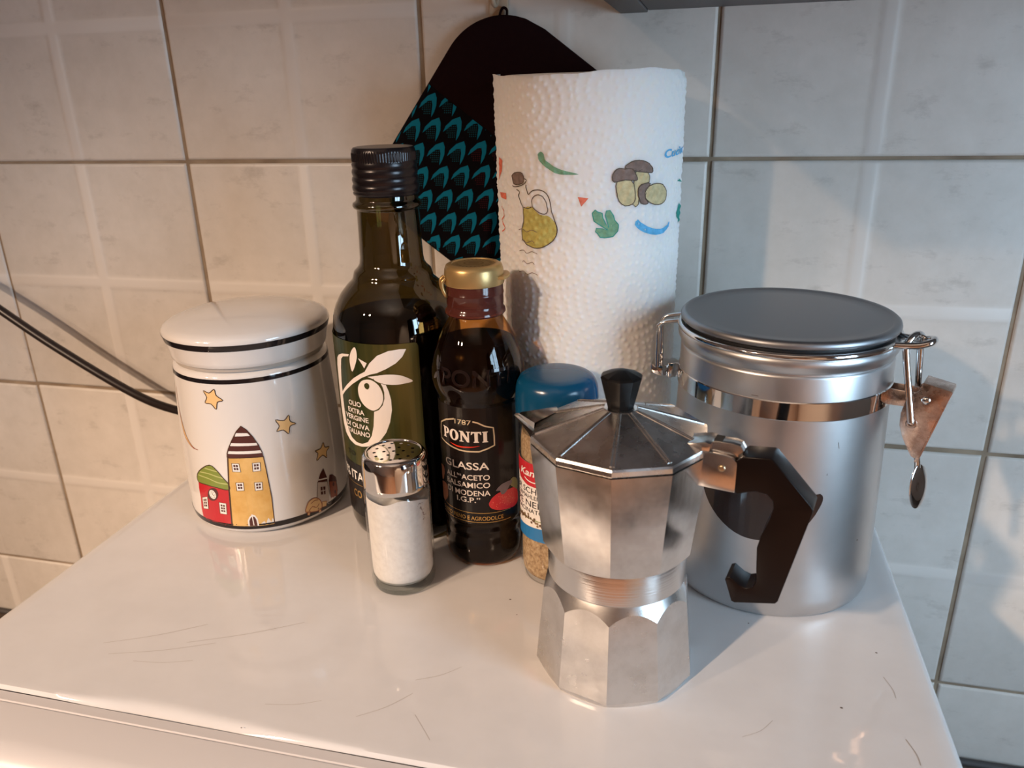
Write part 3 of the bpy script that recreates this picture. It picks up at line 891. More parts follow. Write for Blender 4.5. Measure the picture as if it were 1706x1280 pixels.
cap = lathe('screw_cap', [(1.84, 22.0), (1.95, 22.08), (1.98, 22.18), (1.93, 22.26), (1.985, 22.36), (2.0, 22.5), (1.96, 22.62), (1.92, 22.68), (1.95, 22.8), (1.98, 22.92), (1.94, 23.06), (1.9, 23.12), (1.93, 23.25), (1.955, 23.37), (1.92, 23.5), (1.88, 23.58), (1.91, 23.68), (1.93, 23.8), (1.89, 23.9), (1.885, 23.96), (1.885, 24.0), (1.88, 24.42), (1.875, 24.48), (1.85, 24.62), (1.76, 24.74), (1.6, 24.77), (1.2, 24.76), (0, 24.75)],
            M_CAPB, ob, 432, 40, fn=knurl)
Ro = lambda z: 4.055
sf = round_sf(CA['olive'], Ro)
T = T_OLIVE
lb = Art(sf, 0.006, 0.005)
_lt = [(-7.4, 5.55), (-7.4, 13.82), (0.9, 13.85), (1.08, 13.78), (1.15, 13.58), (1.15, 5.55)]
lb.poly(_lt, M_FOIL, 0)
lab = lb.build('foil_label', ob)
lb2 = Art(sf, 0.006, 0.005)
lb2.poly([(-7.4, 1.75), (-7.4, 5.52), (1.15, 5.52), (1.15, 1.95), (0.95, 1.75)], M_LABK, 0)
lb2.line([(-7.4, 4.03), (1.15, 4.03)], .03, GOLD, 1)
lb2.text('100% ITALIANO', -6.55, -0.6, 4.35, .62, WHITE, 1, .015)
lb2.text('CO', -4.45, -3.55, 3.08, .5, GOLD, 1, .02)
lb2.build('lower_label', ob)
a = Art(sf, 0.014, 0.005)
CREAM = mat('print_cream', (0.82, 0.75, 0.70), 0.35)
a.poly(T['oil'], CREAM, 0)
a.poly(T['leaf'], CREAM, 1)
for q in ('leaf2', 'leaf3', 'fruit'):
    a.poly(T[q], CREAM, 1, smooth=3)
for q in ('bit', 'bit2'):
    a.poly(T[q], CREAM, 1)
a.poly(T['hole'], M_FOIL, 3, smooth=3)
for s_t, q in (('OLIO', 't1'), ('EXTRA', 't2'), ('VERGINE', 't3'), ('DI OLIVA', 't4'), ('ITALIANO', 't5')):
    p0, p1 = T[q]
    a.text(s_t, p0[0] + .12, p1[0] + .02, (p0[1] + p1[1]) / 2, .31, CREAM, 2, .018)
a.text('TO', -4.7, -3.75, 6.1, .3, M_LABK, 2, .02)
a.build('label_print', lab)

# ------------------------------------------------------------------ balsamic glaze bottle
GX, GY = 27.42, -13.9
M_PET = glass('brown_clear_plastic', (0.80, 0.54, 0.26), 0.02, 1.45)
M_BALS = mat('balsamic_glaze', (0.005, 0.0025, 0.002), 0.2, Specular_IOR_Level=0.02)
M_COLLAR = mat('brown_collar', (0.11, 0.028, 0.02), 0.12, 0.0, Transmission_Weight=0.35, IOR=1.45)
M_GOLDCAP = mat('gold_plastic', (0.46, 0.30, 0.12), 0.33, 0.6)
M_GLABEL = mat('dark_brown_label', (0.008, 0.005, 0.0045), 0.25, Specular_IOR_Level=0.35)
gb = thing('balsamic_glaze_bottle', 'squat dark bottle of balsamic glaze with gold flip cap', 'bottle', (GX, GY, 0))
_out = [(0, .3), (1.7, .12), (1.95, 0), (2.2, .08), (2.38, .3), (2.46, .7), (2.47, 1.3), (2.43, 1.75), (2.36, 2.0), (2.36, 2.12), (2.42, 2.4), (2.43, 2.6), (2.36, 2.78), (2.36, 2.9), (2.46, 3.05), (2.47, 3.2), (2.47, 10.9), (2.49, 11.0), (2.6, 11.25), (2.72, 11.7), (2.76, 12.2), (2.72, 12.75), (2.55, 13.4), (2.25, 14.2), (1.9, 14.95), (1.6, 15.45), (1.45, 15.7), (1.42, 15.9), (1.42, 16.6)]
_inn = [(r - .13 if r > .2 else 0, z + (.15 if z < 1 else 0)) for r, z in _out]
lathe('plastic_body', _out, M_PET, gb, 112, 60)
_il = [(max(r - .1, 0), z + (.12 if z < 1 else 0)) for r, z in _out if z < 14.0]
lathe('glaze', _il + [(2.16, 14.15), (2.1, 14.2), (0, 14.2)], M_BALS, gb, 96, 60)
# raised lettering moulded into the shoulder
_sfs = round_sf(CA['glaze'], interp([11.0, 11.7, 12.2, 12.75, 13.4, 14.2], [2.5, 2.72, 2.76, 2.72, 2.55, 2.25]))
M_MOULD = mat('moulded_plastic', (0.012, 0.006, 0.005), 0.1)
em = Art(_sfs, 0.03, 0.0, cell=0.3)
em.text('PONTI', -2.3, 1.9, 12.15, .95, M_MOULD, 0, .02)
em.build('moulded_letters', gb)
lathe('collar', [(1.45, 15.72), (1.66, 15.75), (1.74, 15.85), (1.72, 16.02), (1.62, 16.12), (1.60, 16.3), (1.63, 16.33), (1.63, 16.9), (1.655, 16.93), (1.655, 17.0), (1.63, 17.03), (1.62, 17.62), (1.3, 17.62), (1.3, 15.8)], M_COLLAR, gb, 96, 40)
gcap = lathe('flip_cap', [(1.5, 17.5), (1.69, 17.5), (1.71, 17.56), (1.69, 18.1), (1.66, 18.35), (1.58, 18.55), (1.42, 18.64), (1.25, 18.65), (1.22, 18.60), (0.6, 18.60), (0, 18.60)], M_GOLDCAP, gb, 96, 40)
# thumb lip on the right and hinge loop on the left
_fr = lambda x, y, z: (x, y, z)
_lip = [(1.5 * math.cos(t), 1.5 * math.sin(t)) for t in np.linspace(-.62, .62, 13)] + [(2.02 * math.cos(t) + .02, 1.85 * math.sin(t)) for t in np.linspace(.5, -.5, 13)]
_ra = math.radians(8)
prism('thumb_lip', _lip, lambda a_, b_, c_2: (a_ * math.cos(_ra) - c_2 * math.sin(_ra), a_ * math.sin(_ra) + c_2 * math.cos(_ra), b_), 17.82, 18.02, M_GOLDCAP, gcap, 0.07)
_ha = math.radians(205)
_hl = [(1.66, -.35, 17.9), (1.86, -.35, 17.7), (1.85, -.35, 17.3), (1.68, -.3, 16.9), (1.68, .3, 16.9), (1.85, .35, 17.3), (1.86, .35, 17.7), (1.66, .35, 17.9)]
tube('hinge_strap', [(x * math.cos(_ha) - y * math.sin(_ha), x * math.sin(_ha) + y * math.cos(_ha), z) for x, y, z in _hl], .11, M_GOLDCAP, gcap, 10, False, 5)
ea = Art(lambda u, v, off: (u, v, 18.6 + off), 0.012, 0.004, cell=0)
DGOLD = mat('dark_gold_relief', (0.25, 0.14, 0.055), 0.4, 0.5)
for k in range(26):
    an = k * 2 * PI / 26
    if k % 13 in (0,):
        continue
    u, v = .98 * math.cos(an), .98 * math.sin(an)
    ea.line([(u * .88, v * .88), (u * 1.07, v * 1.07)], .07, DGOLD, 0)
ea.line([(.55 * math.cos(t), .45 * math.sin(t)) for t in np.linspace(0, 2 * PI, 24, False)], .07, DGOLD, 0, True)
ea.line([(-.3, .1), (.3, .1)], .08, DGOLD, 1)
ea.line([(-.3, -.12), (.3, -.12)], .08, DGOLD, 1)
ea.build('embossed_ring', gcap)
Rg = lambda z: 2.475
sf = round_sf(CA['glaze'], Rg)
T = T_GLAZE
lb = Art(sf, 0.006, 0.004)
lb.poly([(-7.4, 3.2), (7.4, 3.2), (7.4, 10.75), (-7.4, 10.75)], M_GLABEL, 0)
lab = lb.build('wrap_label', gb)
a = Art(sf, 0.014, 0.004)
GOLDW = mat('pale_gold_print', (0.80, 0.66, 0.46), 0.3, 0.5)
PEARL = mat('pearl_print', (0.80, 0.72, 0.66), 0.3)
RSW = mat('red_swoosh', (0.75, 0.035, 0.01), 0.3)
a.line(T['fr1'], .09, GOLDW, 0)
a.text('1787', T['n1'][0][0], T['n1'][1][0], 9.72, .3, GOLDW, 1, .005)
# the wordmark: flared serif capitals drawn as outlines in a 0..1 box each
_I = [(0, 0), (1, 0), (1, .07), (.8, .1), (.8, .9), (1, .93), (1, 1), (0, 1), (0, .93), (.2, .9), (.2, .1), (0, .07)]
GL = {
    'P': ([(0, 0), (.55, 0), (.55, .07), (.44, .1), (.44, .4), (.62, .4), (.82, .44), (.95, .55), (1, .7), (.96, .85), (.84, .95), (.62, 1), (0, 1), (0, .93), (.13, .9), (.13, .1), (0, .07)], [[(.44, .5), (.44, .9), (.56, .9), (.66, .84), (.69, .7), (.66, .56), (.56, .5)]]),
    'O': ([(.5 + .5 * math.cos(t), .5 + .52 * math.sin(t)) for t in np.linspace(0, 2 * PI, 28, False)], [[(.5 + .2 * math.cos(t), .5 + .4 * math.sin(t)) for t in np.linspace(0, 2 * PI, 24, False)]]),
    'N': ([(0, 0), (.4, 0), (.4, .07), (.27, .1), (.27, .66), (.72, 0), (.9, 0), (.9, .9), (1, .93), (1, 1), (.65, 1), (.65, .93), (.76, .9), (.76, .4), (.36, 1), (0, 1), (0, .93), (.13, .9), (.13, .1), (0, .07)], []),
    'T': ([(.25, 0), (.75, 0), (.75, .07), (.66, .1), (.66, .88), (.82, .88), (.92, .72), (1, .72), (.98, 1), (.02, 1), (0, .72), (.08, .72), (.18, .88), (.34, .88), (.34, .1), (.25, .07)], []),
    'I': ([(.0, 0), (1, 0), (1, .07), (.82, .1), (.82, .9), (1, .93), (1, 1), (0, 1), (0, .93), (.18, .9), (.18, .1), (0, .07)], [])}
_w = {'P': .58, 'O': .72, 'N': .74, 'T': .66, 'I': .36}
_tot = sum(_w[c] for c in 'PONTI') + .05 * 4
_u = -2.6
for ch in 'PONTI':
    wd = _w[ch] / _tot * 3.01
    ol, hs = GL[ch]
    f = lambda p: (_u + p[0] * wd, 8.63 + p[1] * .68)
    a.poly([f(p) for p in ol], PEARL, 1, [[f(p) for p in h] for h in hs])
    _u += wd + .05 / _tot * 3.01
a.poly(T['swoosh'], RSW, 1, smooth=2)
a.text('GLASSA', -2.56, .41, 6.86, .46, PEARL, 1, .012)
a.text("ALL'\u201cACETO", -2.5, .43, 6.18, .33, PEARL, 1, .012)
a.text('BALSAMICO', -2.52, .43, 5.66, .34, PEARL, 1, .012)
a.text('DI MODENA', -2.48, .43, 5.13, .34, PEARL, 1, .012)
a.text('I.G.P.\u201d', -1.7, -.19, 4.68, .33, PEARL, 1, .012)
a.line([(-3.2, 4.05), (1.75, 3.9)], .035, GOLD, 1)
a.line([(-3.2, 3.42), (1.75, 3.27)], .035, GOLD, 1)
a.text('GUSTO PIENO E AGRODOLCE', -3.25, 1.2, 3.56, .26, GOLD, 1, .008, rot=-.03)
BERRY = mat('print_strawberry', (0.55, 0.03, 0.035), 0.25)
BLEAF = mat('print_berry_leaf', (0.2, 0.19, 0.08), 0.3)
DRIP = mat('print_drip', (0.16, 0.12, 0.14), 0.2)
NUT = mat('print_nut', (0.42, 0.16, 0.085), 0.3)
SEED = mat('print_seed', (0.75, 0.2, 0.12), 0.3)
a.poly(T['berry'], BERRY, 1, smooth=3)
_b = np.array(T['berry'])
for k in range(46):
    p = (rng.uniform(_b[:, 0].min() + .1, _b[:, 0].max() - .1), rng.uniform(_b[:, 1].min() + .1, _b[:, 1].max() - .15))
    if (p[0] - _b[:, 0].mean()) ** 2 / .9 ** 2 + (p[1] - _b[:, 1].mean() + .05) ** 2 / .45 ** 2 < 1:
        a.disc(p[0], p[1], .022, .03, SEED, 2, 6)
a.poly(T['bleaf'], BLEAF, 3, smooth=2)
a.poly(T['drip'], DRIP, 4, smooth=2)
a.poly(T['nut1'], NUT, 1, smooth=3)
a.poly(T['nut2'], NUT, 1, smooth=3)
a.build('label_print', lab)

# ------------------------------------------------------------------ salt shaker
M_CLEAR = glass('clear_glass', (0.97, 0.975, 0.97), 0.0, 1.5)
M_SALT = mat('salt', (0.84, 0.82, 0.81), 0.9)
_t = NT(M_SALT)
_t.link(_t.ramp(_t.noise(_t.geo(), 260, 4), [(0.3, (0.62, 0.60, 0.59)), (0.6, (0.70, 0.685, 0.675))]), 'Base Color')
M_CHROME = mat('chrome', (0.72, 0.70, 0.68), 0.07, 1.0)
M_DARKIN = mat('dark_inside', (0.03, 0.025, 0.02), 0.8)
ss = thing('salt_shaker', 'small glass shaker of white salt with pierced chrome lid', 'salt shaker', (23.51, -18.22, 0))
_out = [(0, .06), (1.5, .06), (1.62, 0), (1.76, .04), (1.87, .2), (1.92, .5), (1.93, 1.2), (1.94, 6.1), (1.91, 6.32), (1.82, 6.48), (1.66, 6.6), (1.62, 6.8), (1.62, 7.6)]
_inn = [(0, .62), (1.4, .6), (1.66, .7), (1.76, .95), (1.78, 1.3), (1.79, 6.0), (1.74, 6.25), (1.6, 6.4), (1.5, 6.55), (1.48, 7.6)]
lathe('glass_body', [p for p in _out if p[1] > .55 or p[0] > 1.8][1:], M_CLEAR, ss, 96, 50)
M_BASEG = glass('thick_glass', (0.72, 0.74, 0.73), 0.0, 1.6)
lathe('glass_base', [(0, .06), (1.5, .06), (1.62, 0), (1.76, .04), (1.87, .2), (1.915, .5)], M_BASEG, ss, 96, 50)
lathe('glass_floor', [(0, .44), (1.2, .44), (1.55, .5), (1.75, .66), (1.83, .9)], M_BASEG, ss, 96, 50)
_sr = [(0, .6), (1.42, .58), (1.68, .68), (1.78, .93), (1.80, 1.3), (1.80, 4.1), (1.80, 4.9)]
V, F = lathe_data(_sr, 96)
_k = len(V)
_n = 96
# uneven top, higher on the side away from the window
prev = list(range(_k - _n, _k))
for rr in (1.80, 1.79, 1.4, 0.9, .45):
    row = []
    for i in range(_n):
        t = 2 * PI * i / _n
        hgt = 6.15 - .45 * max(0, math.cos(t - .35)) ** 3 * (rr / 1.8) - .12 * math.sin(3 * t + 1) - .05 * math.sin(7 * t) - (0.22 if rr < 1.5 else 0) - (0.3 if rr == 1.80 else 0)
        row.append(len(V))
        V.append((min(rr, 1.80) * math.cos(t), min(rr, 1.80) * math.sin(t), hgt))
    for i in range(_n):
        F.append((prev[i], prev[(i + 1) % _n], row[(i + 1) % _n], row[i]))
    prev = row
F.append(tuple(prev))
o = mesh('salt', V, F, M_SALT, ss, 60)
o['kind'] = 'stuff'
M_CRUMB = mat('brown_crumbs', (0.12, 0.05, 0.035), 0.9)
cr = Art(lambda u, v, off: ((1.81 + off) * math.cos(u / 1.81), (1.81 + off) * math.sin(u / 1.81), v), 0.004, 0.0, cell=0)
for k in range(34):
    s_t = rng.random()
    ang = math.radians(-26 + 13 * s_t) + rng.normal(0, .045)
    cr.disc(ang * 1.81, 5.85 - 1.15 * s_t + rng.normal(0, .09), .012 + .022 * rng.random(), .02 + .03 * rng.random(), M_CRUMB, 0, 6, rng.random() * 3)
o = cr.build('stuck_crumbs', ss)
o['kind'] = 'stuff'
scap = lathe('chrome_lid', [(1.72, 6.63), (1.89, 6.62), (1.915, 6.68), (1.90, 6.9), (1.875, 7.9), (1.85, 8.25), (1.8, 8.45), (1.7, 8.58), (1.6, 8.63), (1.545, 8.6), (1.53, 8.54)], M_CHROME, ss, 112, 60)
_cir = lambda x, y, r, n: [(x + r * math.cos(2 * PI * k / n), y + r * math.sin(2 * PI * k / n)) for k in range(n)]
_holes = [(0, 0)] + [(.55 * math.cos(k * PI / 3 + .3), .55 * math.sin(k * PI / 3 + .3)) for k in range(6)] + [(1.1 * math.cos(k * PI / 6.5 + .1), 1.1 * math.sin(k * PI / 6.5 + .1)) for k in range(13)]
P, Tt = poly_tris([_cir(0, 0, 1.535, 72)] + [_cir(x, y, .1, 10) for x, y in _holes])
mesh('pierced_top', [(x, y, 8.545 + .045 * (1 - (x * x + y * y) / 2.4)) for x, y in P], Tt, M_CHROME, scap, 80)
lathe('inside', [(0, 8.3), (1.55, 8.3), (1.6, 8.2)], M_DARKIN, scap, 48)

# ------------------------------------------------------------------ pepper jar
PX, PY = 32.38, -15.25
M_PEPPER = mat('ground_pepper', (0.33, 0.215, 0.115), 0.95)
_t = NT(M_PEPPER)
_t.link(_t.ramp(_t.noise(_t.geo(), 420, 5, 0.7), [(0.3, (0.16, 0.095, 0.05)), (0.5, (0.36, 0.24, 0.13)), (0.7, (0.52, 0.4, 0.25))]), 'Base Color')
M_BLUECAP = mat('blue_plastic', (0.003, 0.066, 0.15), 0.22)
M_LABW = mat('white_label', (0.78, 0.74, 0.70), 0.35)
LRED = mat('label_red', (0.50, 0.02, 0.03), 0.3)
LBLUE = mat('label_blue', (0.02, 0.17, 0.42), 0.3)
pj = thing('pepper_jar', 'glass jar of ground black pepper with rounded blue cap behind coffee pot', 'spice jar', (PX, PY, 0))
_out = [(0, .3), (1.6, .12), (1.8, 0), (2.05, .08), (2.17, .3), (2.2, .7), (2.19, 2.5), (2.12, 2.8), (2.10, 2.95), (2.13, 3.1), (2.18, 3.3), (2.18, 9.0), (2.1, 9.5), (1.9, 10.0), (1.7, 10.3), (1.65, 10.5), (1.65, 11.0)]
_inn = [(r - .14 if r > .2 else 0, z + (.3 if z < 1 else 0)) for r, z in _out]
lathe('glass_body', shell(_out, _inn), M_CLEAR, pj, 96, 50)
lathe('ground_pepper', [(max(r - .12, 0), z + (.27 if z < 1 else 0)) for r, z in _out if z < 9.6] + [(0, 9.5)], M_PEPPER, pj, 80, 50)['kind'] = 'stuff'
_cp = smooth_prof([(1.7, 10.4), (1.7, 10.4), (2.27, 10.35), (2.27, 10.35), (2.32, 10.45), (2.33, 11.0), (2.31, 11.7), (2.27, 12.1), (2.17, 12.42), (1.98, 12.66), (1.7, 12.8), (1.35, 12.86), (0.7, 12.89), (0, 12.9)], 4)


def flap(t, r, z):
    x, y = r * math.cos(t - .2), r * math.sin(t - .2)
    d = (x * .35 + y * 1.0 + .55 - .5 * (x / 2) ** 2) if z > 11 else -1
    if z < 12.0:
        d = min(d, (z - 11.55) * 1.5 + .6 * (y + .6))
    k = min(max((d + .03) / .06, 0), 1)
    return 1 + .022 * k


lathe('blue_cap', _cp, M_BLUECAP, pj, 240, 60, fn=flap)
Rp = lambda z: 2.19
sf = round_sf(CA['pepper'], Rp)
T = T_PEPPER
lb = Art(sf, 0.006, 0.004)
lb.poly([(-6.2, 3.05), (6.2, 3.05), (6.2, 8.0), (-6.2, 8.0)], M_LABW, 0)
lab = lb.build('paper_label', pj)
a = Art(sf, 0.013, 0.004)
a.poly([(-6.2, 3.05), (6.2, 3.05), (6.2, 3.75), (3, 3.95), (0, 4.0), (-3, 3.8), (-6.2, 3.9)], LBLUE, 0)
a.poly([(-3.35, 8.0), (.6, 8.0), (.65, 7.6), (.5, 7.1), (.0, 6.75), (-.9, 6.55), (-1.9, 6.55), (-2.7, 6.75), (-3.2, 7.2)], LRED, 1)
a.text('Kania', -2.6, -.75, 7.12, .42, WHITE, 2, .02, shear=.25, rot=.06)
a.line([(-2.15, 6.98), (-1.8, 6.85), (-1.3, 6.84), (-.9, 7.0)], .07, WHITE, 2, smooth=4)
a.text('PFEFFER SCHWARZ', -4.6, .6, 6.08, .36, INK, 1, 0)
a.text('GEMAHLEN', -2.95, -.95, 5.72, .26, INK, 1, 0)
a.text('PEPE NERO', -3.75, -.2, 5.2, .4, INK, 1, 0)
a.text('MACINATO', -3.1, -.75, 4.82, .27, INK, 1, 0)
PCORN = mat('print_peppercorn', (0.13, 0.075, 0.04), 0.4)
PCORN2 = mat('print_peppercorn_light', (0.25, 0.17, 0.09), 0.4)
for k in range(60):
    u = rng.uniform(-3.1, .6)
    v = 4.33 + .16 * math.sin(u * 2.2) + rng.normal(0, .09)
    a.disc(u, v, .075, .08, PCORN if rng.random() < .6 else PCORN2, 2 + (k % 3), 8)
a.line([(-3.3, 4.7), (-2.4, 4.4), (-1.2, 4.4), (.4, 4.3)], .05, LEAFG, 2, smooth=4)
a.build('label_print', lab)

# ------------------------------------------------------------------ moka pot
MX, MY = 36.7, -22.25
PH0 = math.radians(19.5)
M_ALU = mat('polished_aluminium', (0.68, 0.665, 0.65), 0.17, 1.0)
_t = NT(M_ALU)
_p = _t.coord((1, 1, 1))
_t.link(_t.ramp(_t.noise(_p, 60, 5, .65), [(0.35, (0.60, 0.575, 0.55)), (0.6, (0.74, 0.725, 0.71))]), 'Base Color')
_t.link(_t.ramp(_t.noise(_p, 90, 4), [(0.3, (0.13,) * 3), (0.7, (0.22,) * 3)]), 'Roughness')
_t.bump(_t.noise(_t.coord((240, 240, 20)), 1.0, 3), 0.05, 0.0004)
M_ALU2 = mat('turned_aluminium', (0.70, 0.685, 0.67), 0.24, 1.0)
_t = NT(M_ALU2)
_t.bump(_t.noise(_t.coord((6, 6, 700)), 1.0, 2), 0.25, 0.0004)
M_BAKE = mat('brown_black_plastic', (0.0065, 0.0032, 0.0026), 0.3, Specular_IOR_Level=0.22)
M_KNOB = mat('black_knob_plastic', (0.005, 0.0045, 0.0045), 0.35, Specular_IOR_Level=0.18)
M_BRASS = mat('rivet_metal', (0.5, 0.36, 0.22), 0.35, 1.0)
mk = thing('moka_pot', 'faceted aluminium stovetop coffee pot with black knob and angular handle', 'coffee pot', (MX, MY, 0))
NS = 20                                     # samples per facet
CHN = math.cos(PI / 10)


def hpoly(t):
    d = ((t - PH0) % (PI / 5)) - PI / 10
    # slightly eased arris
    return CHN / math.cos(d)


def ang_list():
    out = []
    for k in range(10):
        for q in range(NS):
            out.append(PH0 + (k + q / NS) * PI / 5)
    return out


AL = ang_list()


def loft(name, rows, m, parent, smooth=25, capb=False, capt=False):
    """rows: list of functions t -> (r, z)"""
    V, F = [], []
    n = len(AL)
    for rw in rows:
        for t in AL:
            r, z = rw(t)
            V.append((r * math.cos(t), r * math.sin(t), z))
    for j in range(len(rows) - 1):
        for i in range(n):
            i2 = (i + 1) % n
            F.append((j * n + i, j * n + i2, (j + 1) * n + i2, (j + 1) * n + i))
    if capb:
        F.append(tuple(range(n - 1, -1, -1)))
    if capt:
        F.append(tuple((len(rows) - 1) * n + i for i in range(n)))
    return mesh(name, V, F, m, parent, smooth)


def pr_(r, z, ease=0.0):
    return lambda t: (r * (hpoly(t) * (1 - ease) + ease * (CHN * .5 + .5)), z)


# boiler: ten flat sides cut by a turned cone at the shoulder
def bl(z):
    return 4.09 + (3.66 - 4.09) * z / 4.46


def cone_hit(t):
    h = hpoly(t)
    # (4.09 + k z) h = 3.66 - 0.45 (z - 4.46)
    k = (3.66 - 4.09) / 4.46
    z = (3.66 + 0.45 * 4.46 - 4.09 * h) / (k * h + 0.45)
    return ((4.09 + k * z) * h, z)


M_ALUB = mat('worn_aluminium', (0.68, 0.665, 0.65), 0.3, 1.0)
_t = NT(M_ALUB)
_p = _t.coord((1, 1, 1))
_t.link(_t.ramp(_t.noise(_p, 70, 5, .65), [(0.35, (0.62, 0.60, 0.58)), (0.6, (0.72, 0.705, 0.69))]), 'Base Color')
_t.link(_t.ramp(_t.noise(_p, 90, 4), [(0.3, (0.26,) * 3), (0.7, (0.34,) * 3)]), 'Roughness')
boiler = loft('boiler', [lambda t: (3.6, 0.08), lambda t: (3.93 * (hpoly(t) * .35 + .65 * .975), 0.0), lambda t: (4.0 * (hpoly(t) * .6 + .4 * .975), .1), lambda t: (4.065 * hpoly(t), .3)] + [lambda t: cone_hit(t), lambda t: (3.37, 5.12), lambda t: (3.28, 5.3), lambda t: (3.28, 5.42)], M_ALUB, mk, 11, True)
lathe('collar', [(3.2, 5.36), (3.34, 5.37), (3.385, 5.42), (3.385, 6.85), (3.37, 6.95), (3.25, 7.0)], M_ALU2, mk, 120, 40)


def ub(z):
    return 3.66 + (4.24 - 3.66) * (z - 7.15) / (12.5 - 7.15)


def cup_hit(t):
    h = hpoly(t)
    k = (4.24 - 3.66) / (12.5 - 7.15)
    a0 = 3.66 - k * 7.15
    # polygon cut by a cone that flares out of the collar: r = 3.38 + 1.4 (z - 6.93)
    z = (3.38 - 1.4 * 6.93 - a0 * h) / (k * h - 1.4)
    return ((a0 + k * z) * h, z)


upper = loft('upper_chamber', [lambda t: (3.2, 6.9), lambda t: (3.38, 6.93), cup_hit, lambda t: (ub(12.2) * hpoly(t), 12.2), lambda t: (ub(12.36) * hpoly(t), 12.36), lambda t: (3.9 * hpoly(t), 12.38), lambda t: (3.8 * hpoly(t), 12.3), lambda t: (3.4, 8)], M_ALU, mk, 22)
M_ALUL = mat('dull_aluminium', (0.72, 0.70, 0.68), 0.27, 1.0)
_t = NT(M_ALUL)
_p = _t.coord((1, 1, 1))
_t.link(_t.ramp(_t.noise(_p, 80, 5, .65), [(0.35, (0.60, 0.57, 0.54)), (0.6, (0.76, 0.745, 0.73))]), 'Base Color')
_t.link(_t.ramp(_t.noise(_p, 90, 4), [(0.3, (0.2,) * 3), (0.7, (0.34,) * 3)]), 'Roughness')
lid = loft('lid', [lambda t: (3.95 * hpoly(t), 12.39), lambda t: (4.19 * hpoly(t), 12.41), lambda t: (4.22 * hpoly(t), 12.46), lambda t: (4.20 * hpoly(t), 12.66), lambda t: (4.15 * hpoly(t), 12.76), lambda t: (4.0 * hpoly(t), 12.83),
                   lambda t: (2.3 * hpoly(t), 13.40), lambda t: (.85 * hpoly(t), 13.88), lambda t: (.78 * hpoly(t), 13.92)], M_ALUL, mk, 9, False, True)
M_LIDTOP = M_ALU
for k in range(10):
    t = PH0 + k * PI / 5
    for sgn in (-1, 1):
        e = np.array((-math.sin(t), math.cos(t))) * .07 * sgn
        dr = np.array((math.cos(t), math.sin(t)))
        p0, p1 = dr * .8 + e * .8, dr * 3.98 + e
        tube('lid_ridge', [(p0[0], p0[1], 13.885), (dr[0] * 2.35 + e[0], dr[1] * 2.35 + e[1], 13.385), (p1[0], p1[1], 12.835)], .05, M_ALUL, lid, 6)
# pouring lip
SA = math.radians(163.5)


def rot_sp(r, t_, z, A=SA):
    return (r * math.cos(A) - t_ * math.sin(A), r * math.sin(A) + t_ * math.cos(A), z)


_tip = 5.65
V = [rot_sp(3.95, -1.25, 12.38), rot_sp(_tip, -.12, 12.5), rot_sp(_tip + .03, 0, 12.46), rot_sp(_tip, .12, 12.5), rot_sp(3.95, 1.25, 12.38),
     rot_sp(3.72, -.75, 10.6), rot_sp(3.78, 0, 9.6), rot_sp(3.72, .75, 10.6), rot_sp(4.9, 0, 11.6),
     rot_sp(3.85, -1.0, 12.3), rot_sp(_tip - .25, 0, 12.42), rot_sp(3.85, 1.0, 12.3), rot_sp(4.2, 0, 11.6)]
F = [(0, 5, 8), (0, 8, 1), (5, 6, 8), (6, 7, 8), (7, 4, 8), (4, 3, 8), (1, 8, 2), (8, 3, 2), (0, 1, 10, 9), (1, 2, 10), (2, 3, 10), (3, 4, 11, 10), (9, 10, 12), (10, 11, 12)]
mesh('spout', V, F, M_ALU, mk, 30)
# the lid's beak over the lip
V = [rot_sp(3.9, -1.15, 12.80), rot_sp(5.35, -.1, 12.62), rot_sp(5.35, .1, 12.62), rot_sp(3.9, 1.15, 12.80), rot_sp(3.2, 0, 13.12), rot_sp(3.9, -1.2, 12.5), rot_sp(5.38, -.12, 12.52), rot_sp(5.38, .12, 12.52), rot_sp(3.9, 1.2, 12.5), rot_sp(4.5, 0, 12.9)]
F = [(0, 1, 9), (1, 2, 9), (2, 3, 9), (3, 4, 9), (4, 0, 9), (0, 5, 6, 1), (1, 6, 7, 2), (2, 7, 8, 3), (5, 8, 7, 6)]
mesh('lid_beak', V, F, M_ALU, lid, 30)
# knob
NK = 10


def kn(rs):
    V, F = [], []
    for r, z in rs:
        for k in range(NK):
            t = PH0 + k * 2 * PI / NK
            V.append((r * math.cos(t), r * math.sin(t), z))
    for j in range(len(rs) - 1):
        for k in range(NK):
            k2 = (k + 1) % NK
            F.append((j * NK + k, j * NK + k2, (j + 1) * NK + k2, (j + 1) * NK + k))
    V.append((0, 0, 15.78))
    for k in range(NK):
        F.append(((len(rs) - 1) * NK + k, (len(rs) - 1) * NK + (k + 1) % NK, len(V) - 1))
    F.append(tuple(range(NK - 1, -1, -1)))
    return V, F


tag(mesh('knob', *kn([(.56, 13.88), (.6, 13.92), (.95, 15.36), (.97, 15.42), (.9, 15.5), (.25, 15.74)]), M_KNOB, mk, 12), 'black faceted knob')
# hinge and handle, in the vertical plane at -14 degrees
HA = math.radians(-14)


def hf(r, t_, z):
    return (r * math.cos(HA) - t_ * math.sin(HA), r * math.sin(HA) + t_ * math.cos(HA), z)


